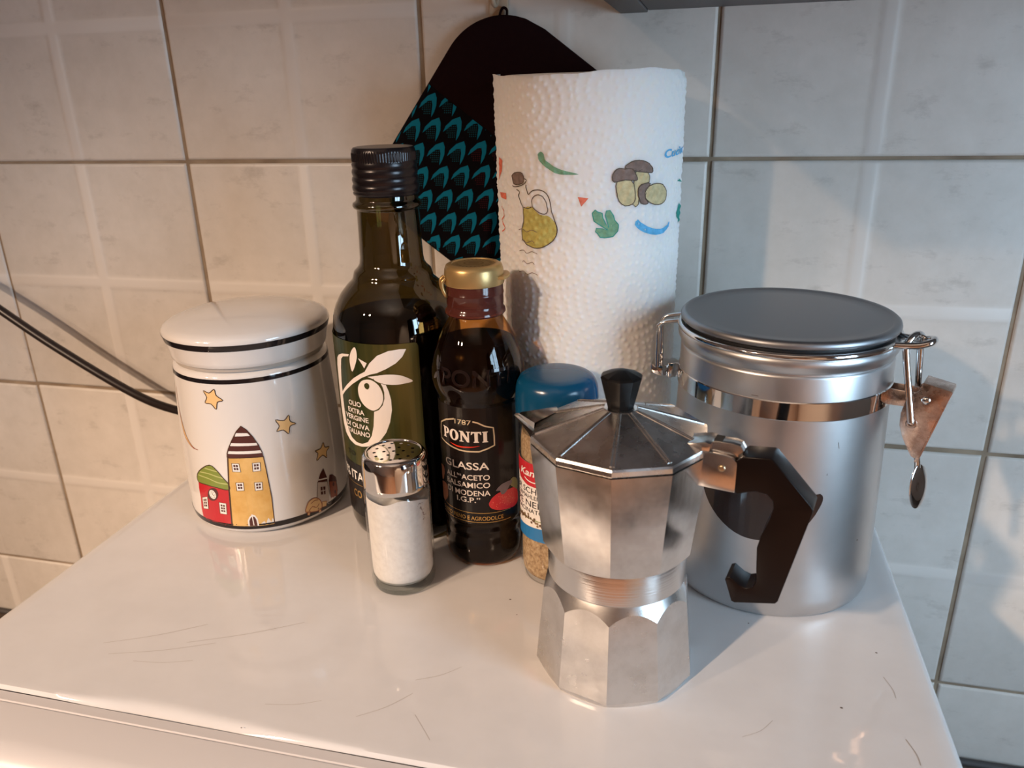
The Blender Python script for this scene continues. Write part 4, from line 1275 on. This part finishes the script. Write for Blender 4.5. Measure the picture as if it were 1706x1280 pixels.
_lug = [(3.7, 11.05), (5.5, 11.05), (5.56, 11.5), (5.58, 12.2), (5.5, 12.5), (5.3, 12.68), (5.05, 12.72), (3.7, 12.76)]
lug = prism('hinge_lug', _lug, hf, -.62, -.36, M_ALU, mk, 0.04)
prism('hinge_lug', _lug, hf, .36, .62, M_ALU, mk, 0.04)
prism('hinge_block', [(3.6, 11.05), (5.45, 11.05), (5.45, 12.1), (4.6, 12.3), (3.6, 12.3)], hf, -.36, .36, M_ALU, mk, 0.02)
_kn = [(3.55, 12.45), (4.9, 12.42), (5.2, 12.25), (5.5, 12.3), (5.66, 12.55), (5.7, 12.95), (5.55, 13.18), (5.2, 13.24), (4.5, 13.22), (3.9, 13.05), (3.4, 12.95)]
prism('lid_hinge', _kn, hf, -.34, .34, M_ALU, lid, 0.05)
prism('lid_hinge_arm', [(3.3, 12.7), (4.3, 12.76), (4.35, 13.16), (4.1, 13.2), (3.3, 13.0)], hf, -.62, .62, M_ALU, lid, 0.05)
prism('hinge_slot', [(4.4, 13.2), (4.75, 13.2), (4.75, 13.252), (4.4, 13.252)], hf, -.3, .3, M_DARKIN, lid)
V, F = lathe_data([(0, .07), (.1, .07), (.16, .04), (.17, 0)], 20)
pinv = [hf(4.88 + x, -.62 - z, 12.12 + y) for x, y, z in V]
mesh('hinge_pin', pinv, F, M_BRASS, lug, 50)
_h = [(5.5, 12.62), (5.75, 12.85), (6.85, 12.98), (6.98, 12.93), (8.68, 11.12), (8.75, 10.98), (8.73, 10.8), (7.78, 6.15), (7.68, 6.0), (5.92, 5.5), (5.78, 5.55), (5.42, 6.6), (5.46, 6.72), (5.62, 6.8),
      (6.05, 6.5), (6.35, 6.42), (6.65, 6.55), (6.78, 6.9), (6.72, 7.6), (6.66, 8.6), (6.78, 9.25), (7.05, 10.1), (7.17, 10.7), (7.1, 11.05), (6.85, 11.28), (6.4, 11.32), (6.0, 11.2), (5.62, 11.02), (5.5, 11.1)]
tag(prism('handle', _h, hf, -.64, .64, M_BAKE, mk, 0.13, 3), 'angular black plastic handle')

# ------------------------------------------------------------------ steel canister
CXc, CYc = 44.65, -11.8
M_SATIN = mat('satin_steel', (0.60, 0.60, 0.605), 0.36, 1.0)
_t = NT(M_SATIN)
_t.link(_t.ramp(_t.noise(_t.coord((30, 30, 30)), 1.0, 3), [(0.3, (0.56, 0.56, 0.565)), (0.7, (0.64, 0.64, 0.645))]), 'Base Color')
M_LIDST = mat('matt_steel_lid', (0.33, 0.335, 0.35), 0.42, 1.0)
M_WIRE = mat('chrome_wire', (0.72, 0.71, 0.70), 0.08, 1.0)
M_COPPER = mat('worn_clasp_metal', (0.58, 0.44, 0.37), 0.2, 1.0)
_t = NT(M_COPPER)
_t.link(_t.ramp(_t.noise(_t.coord((1, 1, 1)), 160, 5, .7), [(0.35, (0.42, 0.30, 0.245)), (0.65, (0.68, 0.55, 0.48))]), 'Base Color')
_t.link(_t.ramp(_t.noise(_t.coord((1, 1, 1)), 200, 4), [(0.3, (0.15,) * 3), (0.7, (0.4,) * 3)]), 'Roughness')
M_RUBBER = mat('black_rubber', (0.012, 0.012, 0.014), 0.5)
M_SMOKE = mat('smoked_brown_label', (0.035, 0.019, 0.016), 0.12)
ca = thing('steel_canister', 'satin steel kitchen canister with wire clasp lid behind the coffee pot', 'canister', (CXc, CYc, 0))
Rc = interp([0.5, 1.2, 11.8, 14.1], [5.93, 5.96, 5.66, 5.64])
lathe('body', [(0, .12), (5.2, .1), (5.45, 0), (5.68, .06), (5.84, .22), (5.92, .5), (5.96, 1.2), (5.9, 3.5), (5.66, 11.8), (5.64, 14.0), (5.62, 14.12), (5.57, 14.15), (5.57, 14.22), (5.64, 14.26), (5.68, 14.4), (5.79, 14.58), (5.83, 14.78), (5.81, 14.96), (5.7, 15.1), (5.5, 15.14), (5.3, 15.1), (5.2, 14.9), (5.2, 14)], M_SATIN, ca, 160, 50)
lathe('band', [(5.66, 11.8), (5.70, 11.79), (5.735, 11.84), (5.73, 12.3), (5.725, 12.76), (5.69, 12.81), (5.64, 12.8)], M_WIRE, ca, 160, 15)
lathe('rubber_gasket', [(5.2, 15.05), (5.42, 15.08), (5.46, 15.25), (5.42, 15.5), (5.2, 15.52)], M_RUBBER, ca, 120, 60)
clid = lathe('lid', [(5.0, 15.45), (5.45, 15.46), (5.62, 15.5), (5.71, 15.58), (5.73, 15.7), (5.69, 15.83), (5.58, 15.92), (5.42, 15.94), (5.30, 15.89), (5.2, 15.84), (4.5, 15.83), (2, 15.84), (0, 15.84)], M_LIDST, ca, 160, 60)
CAZ = math.radians(-22)
HAZ = math.radians(174)


def cf(r, t_, z, A=CAZ):
    return (r * math.cos(A) - t_ * math.sin(A), r * math.sin(A) + t_ * math.cos(A), z)


_ring = []
for k in range(120):
    t = CAZ + math.radians(9) + (2 * PI - math.radians(18)) * k / 119
    _ring.append((5.70 * math.cos(t), 5.70 * math.sin(t), 15.18))
_loop = [cf(6.1, -.8, 15.2), cf(6.7, -.62, 15.26), cf(7.15, -.4, 15.4), cf(7.28, 0, 15.47), cf(7.15, .4, 15.4), cf(6.7, .62, 15.26), cf(6.1, .8, 15.2)]
tube('lid_wire', _ring + spline(_loop, 5), .18, M_WIRE, ca, 12, True)
_bl = [cf(6.95, -.78, 11.2), cf(6.88, -.78, 11.6), cf(6.2, -.72, 14.9), cf(6.2, -.62, 15.3), cf(6.35, -.35, 15.58), cf(6.5, 0, 15.66), cf(6.62, .35, 15.55), cf(6.66, .62, 15.25), cf(6.62, .72, 14.9), cf(6.92, .78, 11.6), cf(6.95, .78, 11.2)]
tube('bail_wire', _bl, .175, M_WIRE, ca, 12, False, 6)
_lv = [(7.12, 13.0), (7.21, 13.38), (8.5, 13.14), (8.38, 12.75), (7.58, 9.5), (7.4, 9.25), (7.2, 9.35), (6.9, 9.85), (6.62, 10.4), (6.44, 10.95), (6.42, 11.6), (6.52, 12.2), (6.8, 12.68)]
cfr = lambda a_, b_, c_2: cf(a_, b_, c_2)
lever = prism('clasp_lever', [(7.2, 13.3), (7.21, 13.4), (8.52, 13.18), (8.56, 13.08), (8.46, 12.74), (7.66, 9.42), (7.5, 9.0), (7.38, 9.05), (7.52, 9.5), (8.3, 12.7), (8.38, 13.08)], cfr, -.68, .68, M_COPPER, ca, 0.02)
for s0, s1 in ((-.72, -.64), (.64, .72)):
    prism('side_plate', _lv, cfr, s0, s1, M_COPPER, lever, 0.02)
V, F = lathe_data([(0, .1), (.12, .09), (.2, .04), (.22, 0)], 24)
mesh('rivet', [cf(7.45 + x, -.72 - z, 12.5 + y) for x, y, z in V], F, M_WIRE, lever, 60)
V, F = lathe_data([(.12, .03), (.22, .05), (.28, 0)], 24)
mesh('eyelet', [cf(6.97 + x, -.72 - z, 11.15 + y) for x, y, z in V], F, M_COPPER, lever, 60)
tube('thumb_stem', [cf(7.4, 0, 9.2), cf(7.48, 0, 8.8), cf(7.55, 0, 8.3)], .16, M_WIRE, lever, 10)
V, F = lathe_data(smooth_prof([(0, .07), (.6, .09), (.92, .05), (1, 0), (.92, -.04), (.5, .0), (0, -.02)], 3), 40)
_th = math.radians(26)
mesh('thumb_disc', [cf(7.72 + z * math.cos(_th) + x * .72 * math.sin(_th) - .12 * y, x * .72 * math.cos(_th) - z * math.sin(_th), 7.4 + y * 1.3) for x, y, z in V], F, M_WIRE, lever, 60)
# band ears that carry the lever
for s0, s1 in ((-.55, -.47), (.47, .55)):
    prism('band_ear', [(5.5, 11.85), (6.9, 11.95), (7.55, 12.2), (7.65, 12.5), (7.5, 12.8), (6.6, 12.75), (5.5, 12.75)], cfr, s0, s1, M_COPPER, ca, 0.02)
# rear hinge: wire link and bracket
hfr = lambda a_, b_, c_2: cf(a_, b_, c_2, HAZ)
_lk = [cf(5.6, -.7, 15.2, HAZ), cf(6.5, -.7, 15.05, HAZ), cf(6.85, -.7, 14.85, HAZ), cf(6.92, -.7, 14.5, HAZ), cf(6.88, -.7, 12.3, HAZ)]
tube('hinge_wire', _lk, .13, M_WIRE, ca, 10, False, 5)
_lk = [cf(5.6, .7, 15.2, HAZ), cf(6.5, .7, 15.05, HAZ), cf(6.85, .7, 14.85, HAZ), cf(6.92, .7, 14.5, HAZ), cf(6.88, .7, 12.3, HAZ)]
tube('hinge_wire', _lk, .13, M_WIRE, ca, 10, False, 5)
prism('hinge_bracket', [(5.6, 11.75), (6.2, 11.6), (6.3, 11.65), (6.3, 12.5), (5.6, 12.6)], hfr, -.5, .5, M_WIRE, ca, 0.04)
prism('hinge_bracket', [(6.3, 11.75), (6.62, 11.7), (7.25, 11.85), (7.27, 12.42), (6.62, 12.4), (6.3, 12.4)], hfr, -.62, .62, M_WIRE, ca, 0.05)
# glossy smoked label on the front
a = Art(round_sf(-101, Rc), 0.012, 0.004, cell=.3)
a.poly([(-3.3, 7.45), (-3.15, 7.62), (2.55, 7.72), (2.95, 7.78), (3.2, 7.66), (3.25, 7.35), (3.1, 6.9), (2.7, 6.15), (1.9, 5.4), (.9, 4.97), (0, 4.85), (-.7, 4.9), (-1.4, 5.15), (-2.1, 5.6), (-2.7, 6.2), (-3.1, 6.85)], M_SMOKE, 0, smooth=2)
tag(a.build('half_moon_label', ca), 'dark half moon label')
tag_l = Art(round_sf(-96, Rc), 0.01, 0.0)
for (u, v, du, dv) in ((3.2, 10.6, .08, -.35), (2.8, 8.9, 0, -.12), (-1.0, 12.95, -.35, 0)):
    tag_l.line([(u, v), (u + du, v + dv)], .03, M_SPECK, 0)
tag_l.disc(5.5, 4.4, .05, .05, M_SPECK, 0, 8)
tag_l.build('scuffs', ca)['kind'] = 'stuff'

# ------------------------------------------------------------------ kitchen paper roll
KX, KY, KR, KH = 32.93, -6.9, 5.45, 28.5
M_PAPER = mat('kitchen_paper', (0.80, 0.775, 0.75), 0.95, Subsurface_Weight=0.55, Subsurface_Radius=(1.0, 0.72, 0.5), Subsurface_Scale=0.016)
kr = thing('paper_towel_roll', 'upright white kitchen paper roll printed with oil carafe and mushrooms', 'paper roll', (KX, KY, 0))
kc = math.radians(CA['roll'])
ucols = np.arange(-9.6, 9.6, 0.055)
zrows = np.concatenate([[0.0], np.arange(0.4, KH - .3, 0.055), [KH - .25, KH - .12, KH - .05]])
U, Z = np.meshgrid(ucols, zrows)
cen = [(2.68, 16.58, 5), (-0.33, 23.37, 4), (-1.73, 18.61, 3), (0.91, 12.64, 4), (-5.2, 23.6, 4), (-6.3, 16.2, 5), (6.0, 20.9, 4), (6.9, 12.6, 4), (-3.6, 13.0, 3), (4.5, 26.2, 4), (-3.8, 26.9, 3), (.9, 27.6, 2), (-7.8, 20, 3), (5.3, 8.7, 5), (-2.5, 8.4, 5), (-7, 10.5, 4), (1.5, 4.0, 4), (-5.5, 3.6, 4), (8.2, 16.3, 4), (8.3, 24, 4), (-8.3, 26.3, 4), (7.2, 4, 4)]
Hh = np.zeros_like(U)
taken = np.zeros_like(U, bool)
bestd = np.full(U.shape, 1e9)
owner = np.zeros(U.shape, int)
for i, (cu_, cv_, nr) in enumerate(cen):
    dd = np.hypot(U - cu_, Z - cv_)
    wd_ = dd / nr
    mk_ = wd_ < bestd
    bestd = np.where(mk_, wd_, bestd)
    owner = np.where(mk_, i, owner)
for i, (cu_, cv_, nr) in enumerate(cen):
    mk_ = owner == i
    du, dv = U - cu_, Z - cv_
    dd = np.hypot(du, dv)
    sp = 0.56
    ring = np.round(dd / sp)
    cnt = np.maximum(np.round(2 * PI * ring * sp / 0.40), 1)
    ph = np.arctan2(dv, du) / (2 * PI) * cnt
    fr = (ph - np.round(ph)) / cnt * 2 * PI * np.maximum(dd, .05)
    rad = dd - ring * sp
    g = np.exp(-(rad ** 2 + fr ** 2) / (2 * 0.088 ** 2))
    g = np.where((ring >= 1), g, 0)
    Hh = np.where(mk_, g, Hh)
# soft waves and crumple
Hh = 0.06 * Hh + 0.02 * np.sin(U * 1.9 + Z * .7) * np.sin(Z * 1.3 - U * .5) + rng.normal(0, .0022, U.shape)
# the loose sheet's free edge stands off a little on the left at the top
Rr = KR + Hh
soft = np.clip((Z - (KH - .6)) / .6, 0, 1) * np.clip((U - 3.5) / 4.5, 0, 1)
Rr = Rr - soft ** 2 * .30
lift = np.exp(-((U + 8.0) / 1.6) ** 2) * np.clip((Z - 10) / 18, 0, 1) * .25
Rr = Rr + lift
A = kc + U / KR
VX, VY = Rr * np.cos(A), Rr * np.sin(A)
ZZ = Z + np.clip((Z - (KH - 2)) / 2, 0, 1) * (.12 * np.sin(U * .5) + .03 * np.sin(U * 2.3))
V = np.stack([VX, VY, ZZ], -1).reshape(-1, 3)
nr_, nc_ = U.shape
idx = np.arange(nr_ * nc_).reshape(nr_, nc_)
F = np.stack([idx[:-1, :-1], idx[:-1, 1:], idx[1:, 1:], idx[1:, :-1]], -1).reshape(-1, 4)


def grid_mesh(name, V, F, m, parent):
    me = D.meshes.new(name)
    me.vertices.add(len(V))
    me.vertices.foreach_set('co', (V * S).astype(np.float32).ravel())
    me.loops.add(F.size)
    me.loops.foreach_set('vertex_index', F.astype(np.int32).ravel())
    me.polygons.add(len(F))
    me.polygons.foreach_set('loop_start', np.arange(0, F.size, 4, dtype=np.int32))
    me.materials.append(m)
    me.update(calc_edges=True)
    me.validate()
    me.polygons.foreach_set('use_smooth', [True] * len(me.polygons))
    me.update()
    o = D.objects.new(name, me)
    COL.objects.link(o)
    o.parent = parent
    return o


grid_mesh('outer_sheet', V, F, M_PAPER, kr)
# the wound paper inside, the rest of the circumference and the cardboard core
lathe('paper_layers', [(2.2, .0), (KR - .08, .0), (KR - .08, KH - .12), (5.0, KH - .05), (2.2, KH - .05)], M_PAPER, kr, 96, 40)
lathe('cardboard_core', [(2.0, .02), (2.18, .02), (2.18, KH - .06), (2.0, KH - .06), (2.0, .02)], mat('cardboard', (0.35, 0.24, 0.15), 0.9), kr, 48, 40)
a0 = kc + ucols[-1] / KR
V, F = lathe_data([(KR - .07, 0), (KR - .02, .02), (KR, .2), (KR, KH - .3), (KR - .05, KH - .05), (KR - .4, KH - .02)], 60, None, a0 - .02, kc + ucols[0] / KR + 2 * PI + .02)
mesh('back_sheet', V, F, M_PAPER, kr, 40)


def roll_R(u, v):
    i = int(np.clip(np.searchsorted(zrows, v) - 1, 0, nr_ - 2))
    fj = min(max((u - ucols[0]) / .055, 0), nc_ - 1.001)
    j = int(fj)
    fj -= j
    fi = (v - zrows[i]) / (zrows[i + 1] - zrows[i])
    return (Rr[i, j] * (1 - fj) + Rr[i, j + 1] * fj) * (1 - fi) + (Rr[i + 1, j] * (1 - fj) + Rr[i + 1, j + 1] * fj) * fi


def roll_sf(u, v, off):
    r = roll_R(u, v) + off
    t = kc + u / KR
    return (r * math.cos(t), r * math.sin(t), v)


class RollArt(Art):
    """print soaked into the embossed sheet: cut fine so that it follows the dots"""
    def _put(self, P, T, m, lay):
        bm = bmesh.new()
        vs = [bm.verts.new((p[0], p[1], 0)) for p in P]
        for t in T:
            try:
                bm.faces.new([vs[i] for i in t])
            except ValueError:
                pass
        for ax in (0, 1):
            lo = min(p[ax] for p in P)
            hi = max(p[ax] for p in P)
            k = math.ceil(lo / .07) * .07
            while k < hi:
                no = (1, 0, 0) if ax == 0 else (0, 1, 0)
                co = (k, 0, 0) if ax == 0 else (0, k, 0)
                bmesh.ops.bisect_plane(bm, geom=bm.verts[:] + bm.edges[:] + bm.faces[:], plane_co=co, plane_no=no)
                k += .07
        bm.verts.index_update()
        P = [(v.co.x, v.co.y) for v in bm.verts]
        T = [tuple(v.index for v in f.verts) for f in bm.faces]
        bm.free()
        c = self.cell
        self.cell = 0
        Art._put(self, P, T, m, lay)
        self.cell = c


def inkp(name, c):
    m = mat(name, c, 0.9)
    t = NT(m)
    lo = tuple(x * .82 for x in c)
    hi = tuple(min(1, x * 1.12 + .02) for x in c)
    t.link(t.ramp(t.noise(t.geo(), 330, 3), [(0.3, lo), (0.7, hi)]), 'Base Color')
    return m


I_GREEN = inkp('ink_green', (0.16, 0.33, 0.20))
I_OIL = inkp('ink_oil_yellow', (0.47, 0.40, 0.10))
I_BROWN = inkp('ink_brown', (0.20, 0.135, 0.11))
I_CREAM = inkp('ink_mushroom', (0.56, 0.46, 0.25))
I_RED = inkp('ink_orange_red', (0.72, 0.16, 0.09))
I_BLUE = inkp('ink_blue', (0.10, 0.40, 0.68))
I_TEAL = inkp('ink_teal', (0.02, 0.27, 0.22))
I_LINE = mat('ink_outline', (0.10, 0.07, 0.05), 0.9)
T = T_ROLL
a = RollArt(roll_sf, 0.014, 0.008)
a.poly(T['strip'], I_GREEN, 0, smooth=2)
a.poly(T['oil'], I_OIL, 0, smooth=2)
a.line(T['neckl'], .055, I_LINE, 2, smooth=3)
a.line(T['hin'], .05, I_LINE, 2, True, smooth=3)
a.line(T['top'], .05, I_LINE, 2, smooth=3)
a.line(T['ring'], .05, I_LINE, 2, smooth=3)
a.poly(T['stop'], I_BROWN, 1, smooth=2)
a.line(T['stop'], .05, I_LINE, 2, True, smooth=2)
for k in range(5):
    v0 = 17.55 + k * .62
    a.line([(-4.6 + .3 * (k % 2), v0), (-4.2, v0 + .1), (-3.9, v0 - .05), (-3.5, v0 + .1), (-3.1 - .2 * (k % 2), v0)], .035, I_BROWN, 2, smooth=3)
a.poly(T['tri'], I_RED, 0)
a.poly(T['pars'], I_GREEN, 0)
a.line(T['pars'], .05, I_TEAL, 1, True)
for q, m in (('stemb', I_CREAM), ('capb', I_BROWN), ('stemf', I_CREAM), ('capf', I_BROWN), ('caps', I_BROWN), ('head', I_CREAM)):
    a.poly(T[q], m, {'stemb': 0, 'capb': 1, 'stemf': 2, 'capf': 3, 'caps': 4, 'head': 5}[q], smooth=2)
    a.line(T[q], .05, I_LINE, {'stemb': 1, 'capb': 2, 'stemf': 3, 'capf': 4, 'caps': 5, 'head': 6}[q], True, smooth=2)
a.poly(T['blue'], I_BLUE, 0, smooth=2)
a.text('Cucina', 4.65, 7.5, 23.9, .42, I_BLUE, 1, .03, shear=.2, rot=.06)
a.poly(T['g1'], I_TEAL, 0)
a.poly(T['g2'], I_TEAL, 0)
a.poly(T['o1'], I_RED, 0)
a.poly(T['o2'], I_RED, 0)
a.line(T['o3'], .09, I_RED, 0, smooth=3)
a.build('printed_pictures', kr)

# ------------------------------------------------------------------ pot holder on its hook
QA = math.radians(-37)
QC = (27.05, -0.68, 22.3)                      # middle of the cloth
ph = thing('pot_holder', 'dark brown pot holder with turquoise scale pattern hanging behind paper roll', 'pot holder', QC)
M_CLOTHB = mat('brown_cloth', (0.0125, 0.0045, 0.005), 0.95, Specular_IOR_Level=0.05)
_t = NT(M_CLOTHB)
_t.bump(_t.noise(_t.coord((1, 1, 1)), 900, 2), 0.4, 0.0006)
M_CLOTHP = mat('black_printed_cloth', (0.005, 0.0042, 0.0058), 0.9, Specular_IOR_Level=0.05)
_t = NT(M_CLOTHP)
_t.bump(_t.noise(_t.coord((1, 1, 1)), 900, 2), 0.3, 0.0006)


def qf(u, v, y):
    """u along the seam, v up across it, y towards the wall"""
    return (u * math.cos(QA) - v * math.sin(QA), y, u * math.sin(QA) + v * math.cos(QA))


HU, HV = 8.6, 8.35


def qside(u, v):
    rr = 4.6
    ex = max(abs(u) - (HU - rr), 0)
    ez = max(abs(v) - (HV - rr), 0)
    return rr - math.hypot(ex, ez)            # distance inside the outline


def outline(m, v0, v1):
    """points of the rounded square between two heights, as a filled grid"""
    V, F = [], []
    nu, nv = 56, 34
    for j in range(nv + 1):
        v = v0 + (v1 - v0) * j / nv
        rr = 4.6
        ez = max(abs(v) - (HV - rr), 0)
        half = HU - rr + math.sqrt(max(rr * rr - ez * ez, 0))
        for i in range(nu + 1):
            s_t = -math.cos(PI * i / nu)
            V.append((half * s_t, v))
    for j in range(nv):
        for i in range(nu):
            b = j * (nu + 1) + i
            F.append((b, b + 1, b + nu + 2, b + nu + 1))
    return V, F


def thick(u, v, extra=0.0):
    d = max(qside(u, v), 0)
    return .18 + .30 * (1 - math.exp(-d / .35)) + extra * (1 - math.exp(-d / .25)) + .03 * math.sin(u * .7 + v * .4)


def pad(name, v0, v1, m, extra):
    P, Q = outline(m, v0, v1)
    n = len(P)
    V = [qf(u, v, -thick(u, v, extra)) for u, v in P] + [qf(u, v, .45) for u, v in P]
    F = [f for f in Q] + [tuple(i + n for i in f[::-1]) for f in Q]
    nu = 57
    nv = n // nu
    rim = [i for i in range(nu)] + [j * nu + nu - 1 for j in range(1, nv)] + [(nv - 1) * nu + i for i in range(nu - 2, -1, -1)] + [j * nu for j in range(nv - 2, 0, -1)]
    for q in range(len(rim)):
        b, c = rim[q], rim[(q + 1) % len(rim)]
        F.append((b, b + n, c + n, c))
    return mesh(name, V, F, m, ph, 50)


SEAM = 1.0
pad('brown_half', SEAM - .1, HV, M_CLOTHB, 0)
pk = pad('patterned_half', -HV, SEAM, M_CLOTHP, .06)
TEAL = mat('turquoise_print', (0.004, 0.17, 0.29), 0.85, Specular_IOR_Level=0.1)
TEALD = mat('turquoise_dots', (0.008, 0.07, 0.1), 0.9, Specular_IOR_Level=0.1)
MAROON = mat('maroon_dots', (0.05, 0.008, 0.013), 0.9, Specular_IOR_Level=0.1)
ar = Art(lambda u, v, off: qf(u, v, -thick(u, v, .06) - off), 0.012, 0.006, cell=0.5)
# the repeat runs square to the wall tiles, so it is turned back inside the cloth
cq, sq = math.cos(-QA), math.sin(-QA)


def turn(x, z):
    return (x * cq - z * sq, x * sq + z * cq)


_o = [(-62, 22), (-42, -14), (0, -50), (48, -66), (56, -36), (51, 8), (36, 44), (15, 76), (20, 42), (27, 4), (24, -22), (0, -20), (-30, 0)]
_o = [(x * .0118, -y * .0112) for x, y in _o]
b1 = (1.52, 0.03)
b2 = (.20, -1.62)
base = (-4.55, 3.0)
for i in range(-9, 12):
    for j in range(-4, 13):
        cx_ = base[0] + b1[0] * i + b2[0] * j
        cz_ = base[1] + b1[1] * i + b2[1] * j
        pts = [turn(cx_ + x, cz_ + z) for x, z in _o]
        ok = all(qside(*p) > .12 and p[1] < SEAM - .04 for p in pts)
        some = [p for p in pts if qside(*p) > .1 and p[1] < SEAM - .03]
        if not some:
            continue
        if ok:
            ar.poly(pts, TEAL, 1)
        else:
            # clip the motif at the seam and at the hem
            bm = bmesh.new()
            P_, T_ = poly_tris([pts])
            vs = [bm.verts.new((p[0], p[1], 0)) for p in P_]
            for t in T_:
                bm.faces.new([vs[q] for q in t])
            for co, no in (((0, SEAM - .03, 0), (0, 1, 0)), ((HU - .1, 0, 0), (1, 0, 0)), ((-HU + .1, 0, 0), (-1, 0, 0)), ((0, -HV + .1, 0), (0, -1, 0))):
                bmesh.ops.bisect_plane(bm, geom=bm.verts[:] + bm.edges[:] + bm.faces[:], plane_co=co, plane_no=no, clear_outer=True)
            bad = [f for f in bm.faces if any(qside(v.co.x, v.co.y) < .02 for v in f.verts)]
            bmesh.ops.delete(bm, geom=bad, context='FACES')
            bm.verts.index_update()
            if len(bm.faces):
                ar._put([(v.co.x, v.co.y) for v in bm.verts], [tuple(v.index for v in f.verts) for f in bm.faces], TEAL, 1)
            bm.free()
        md = MAROON if (i + j * .0) > 0.5 and j > 0 else TEALD
        for dx in range(-4, 4):
            for dz in range(-4, 5):
                x, z = dx * .14 + .02 * dz, dz * .14 - .18
                if z > .36 + .28 * x or x > .22 + .1 * z or x < -.55 - .25 * z or z < -.75 + .35 * abs(x):
                    continue
                p = turn(cx_ + x, cz_ + z)
                if qside(*p) > .15 and p[1] < SEAM - .1:
                    V_ = [turn(cx_ + x + ax, cz_ + z + az) for ax, az in ((-.036, -.036), (.036, -.036), (.036, .036), (-.036, .036))]
                    c0 = ar.cell
                    ar.cell = 0
                    ar._put(V_, [(0, 1, 2, 3)], md, 0)
                    ar.cell = c0
ar.build('scale_print', pk)
tube('hanging_loop', [qf(-6.8, 7.0, .1), qf(-7.0, 7.5, .1), qf(-7.0, 7.8, .1), qf(-6.75, 7.85, .1), qf(-6.55, 7.6, .1), qf(-6.3, 7.1, .1)], .09, M_CLOTHB, ph, 8, False, 5)
M_HOOK = mat('cream_plastic', (0.55, 0.43, 0.31), 0.5)
hk = thing('wall_hook', 'cream adhesive wall hook above the dark pot holder', 'hook', (25.75, 0, 33.2))
rbox('back_plate', -.68, .68, -.3, .0, -1.6, 3.4, M_HOOK, hk, .1, 3)
tube('hook_prong', [(0, -.25, .6), (0, -.55, .1), (0, -1.0, -.3), (0, -1.5, -.25), (0, -1.75, .2), (0, -1.75, .6)], .17, M_HOOK, hk, 10, False, 5)

st = Art(lambda u, v, off: (u, -.3 - off, v), 0.006, 0.0, cell=0)
st.poly([(-.45, -.9), (-.2, -.6), (.1, -.5), (.2, -.9), (.05, -1.35), (-.3, -1.3)], mat('tan_stain', (0.42, 0.27, 0.16), 0.7), 0, smooth=3)
tag(st.build('stain', hk), 'tan stain')
# ------------------------------------------------------------------ cable
M_CABLE = mat('black_cable', (0.017, 0.011, 0.010), 0.35)
pts = [(-60, -2.6, 27), (-42, -3.2, 23), (-30, -3.8, 18.4), (-20.2, -4.2, 13.3), (-12.5, -4.2, 8.4), (-5.4, -3.8, 4.2), (-1.8, -2.4, 2.3), (1.0, -1.3, 1.0), (4.0, -1.1, -2.5), (6.0, -1.1, -10), (6.3, -1.1, -23.7)]
o = tube('power_cable', pts, .36, M_CABLE, None, 14, False, 10)
tag(o, 'black power cable drooping across the tiles behind ceramic jar', 'cable')
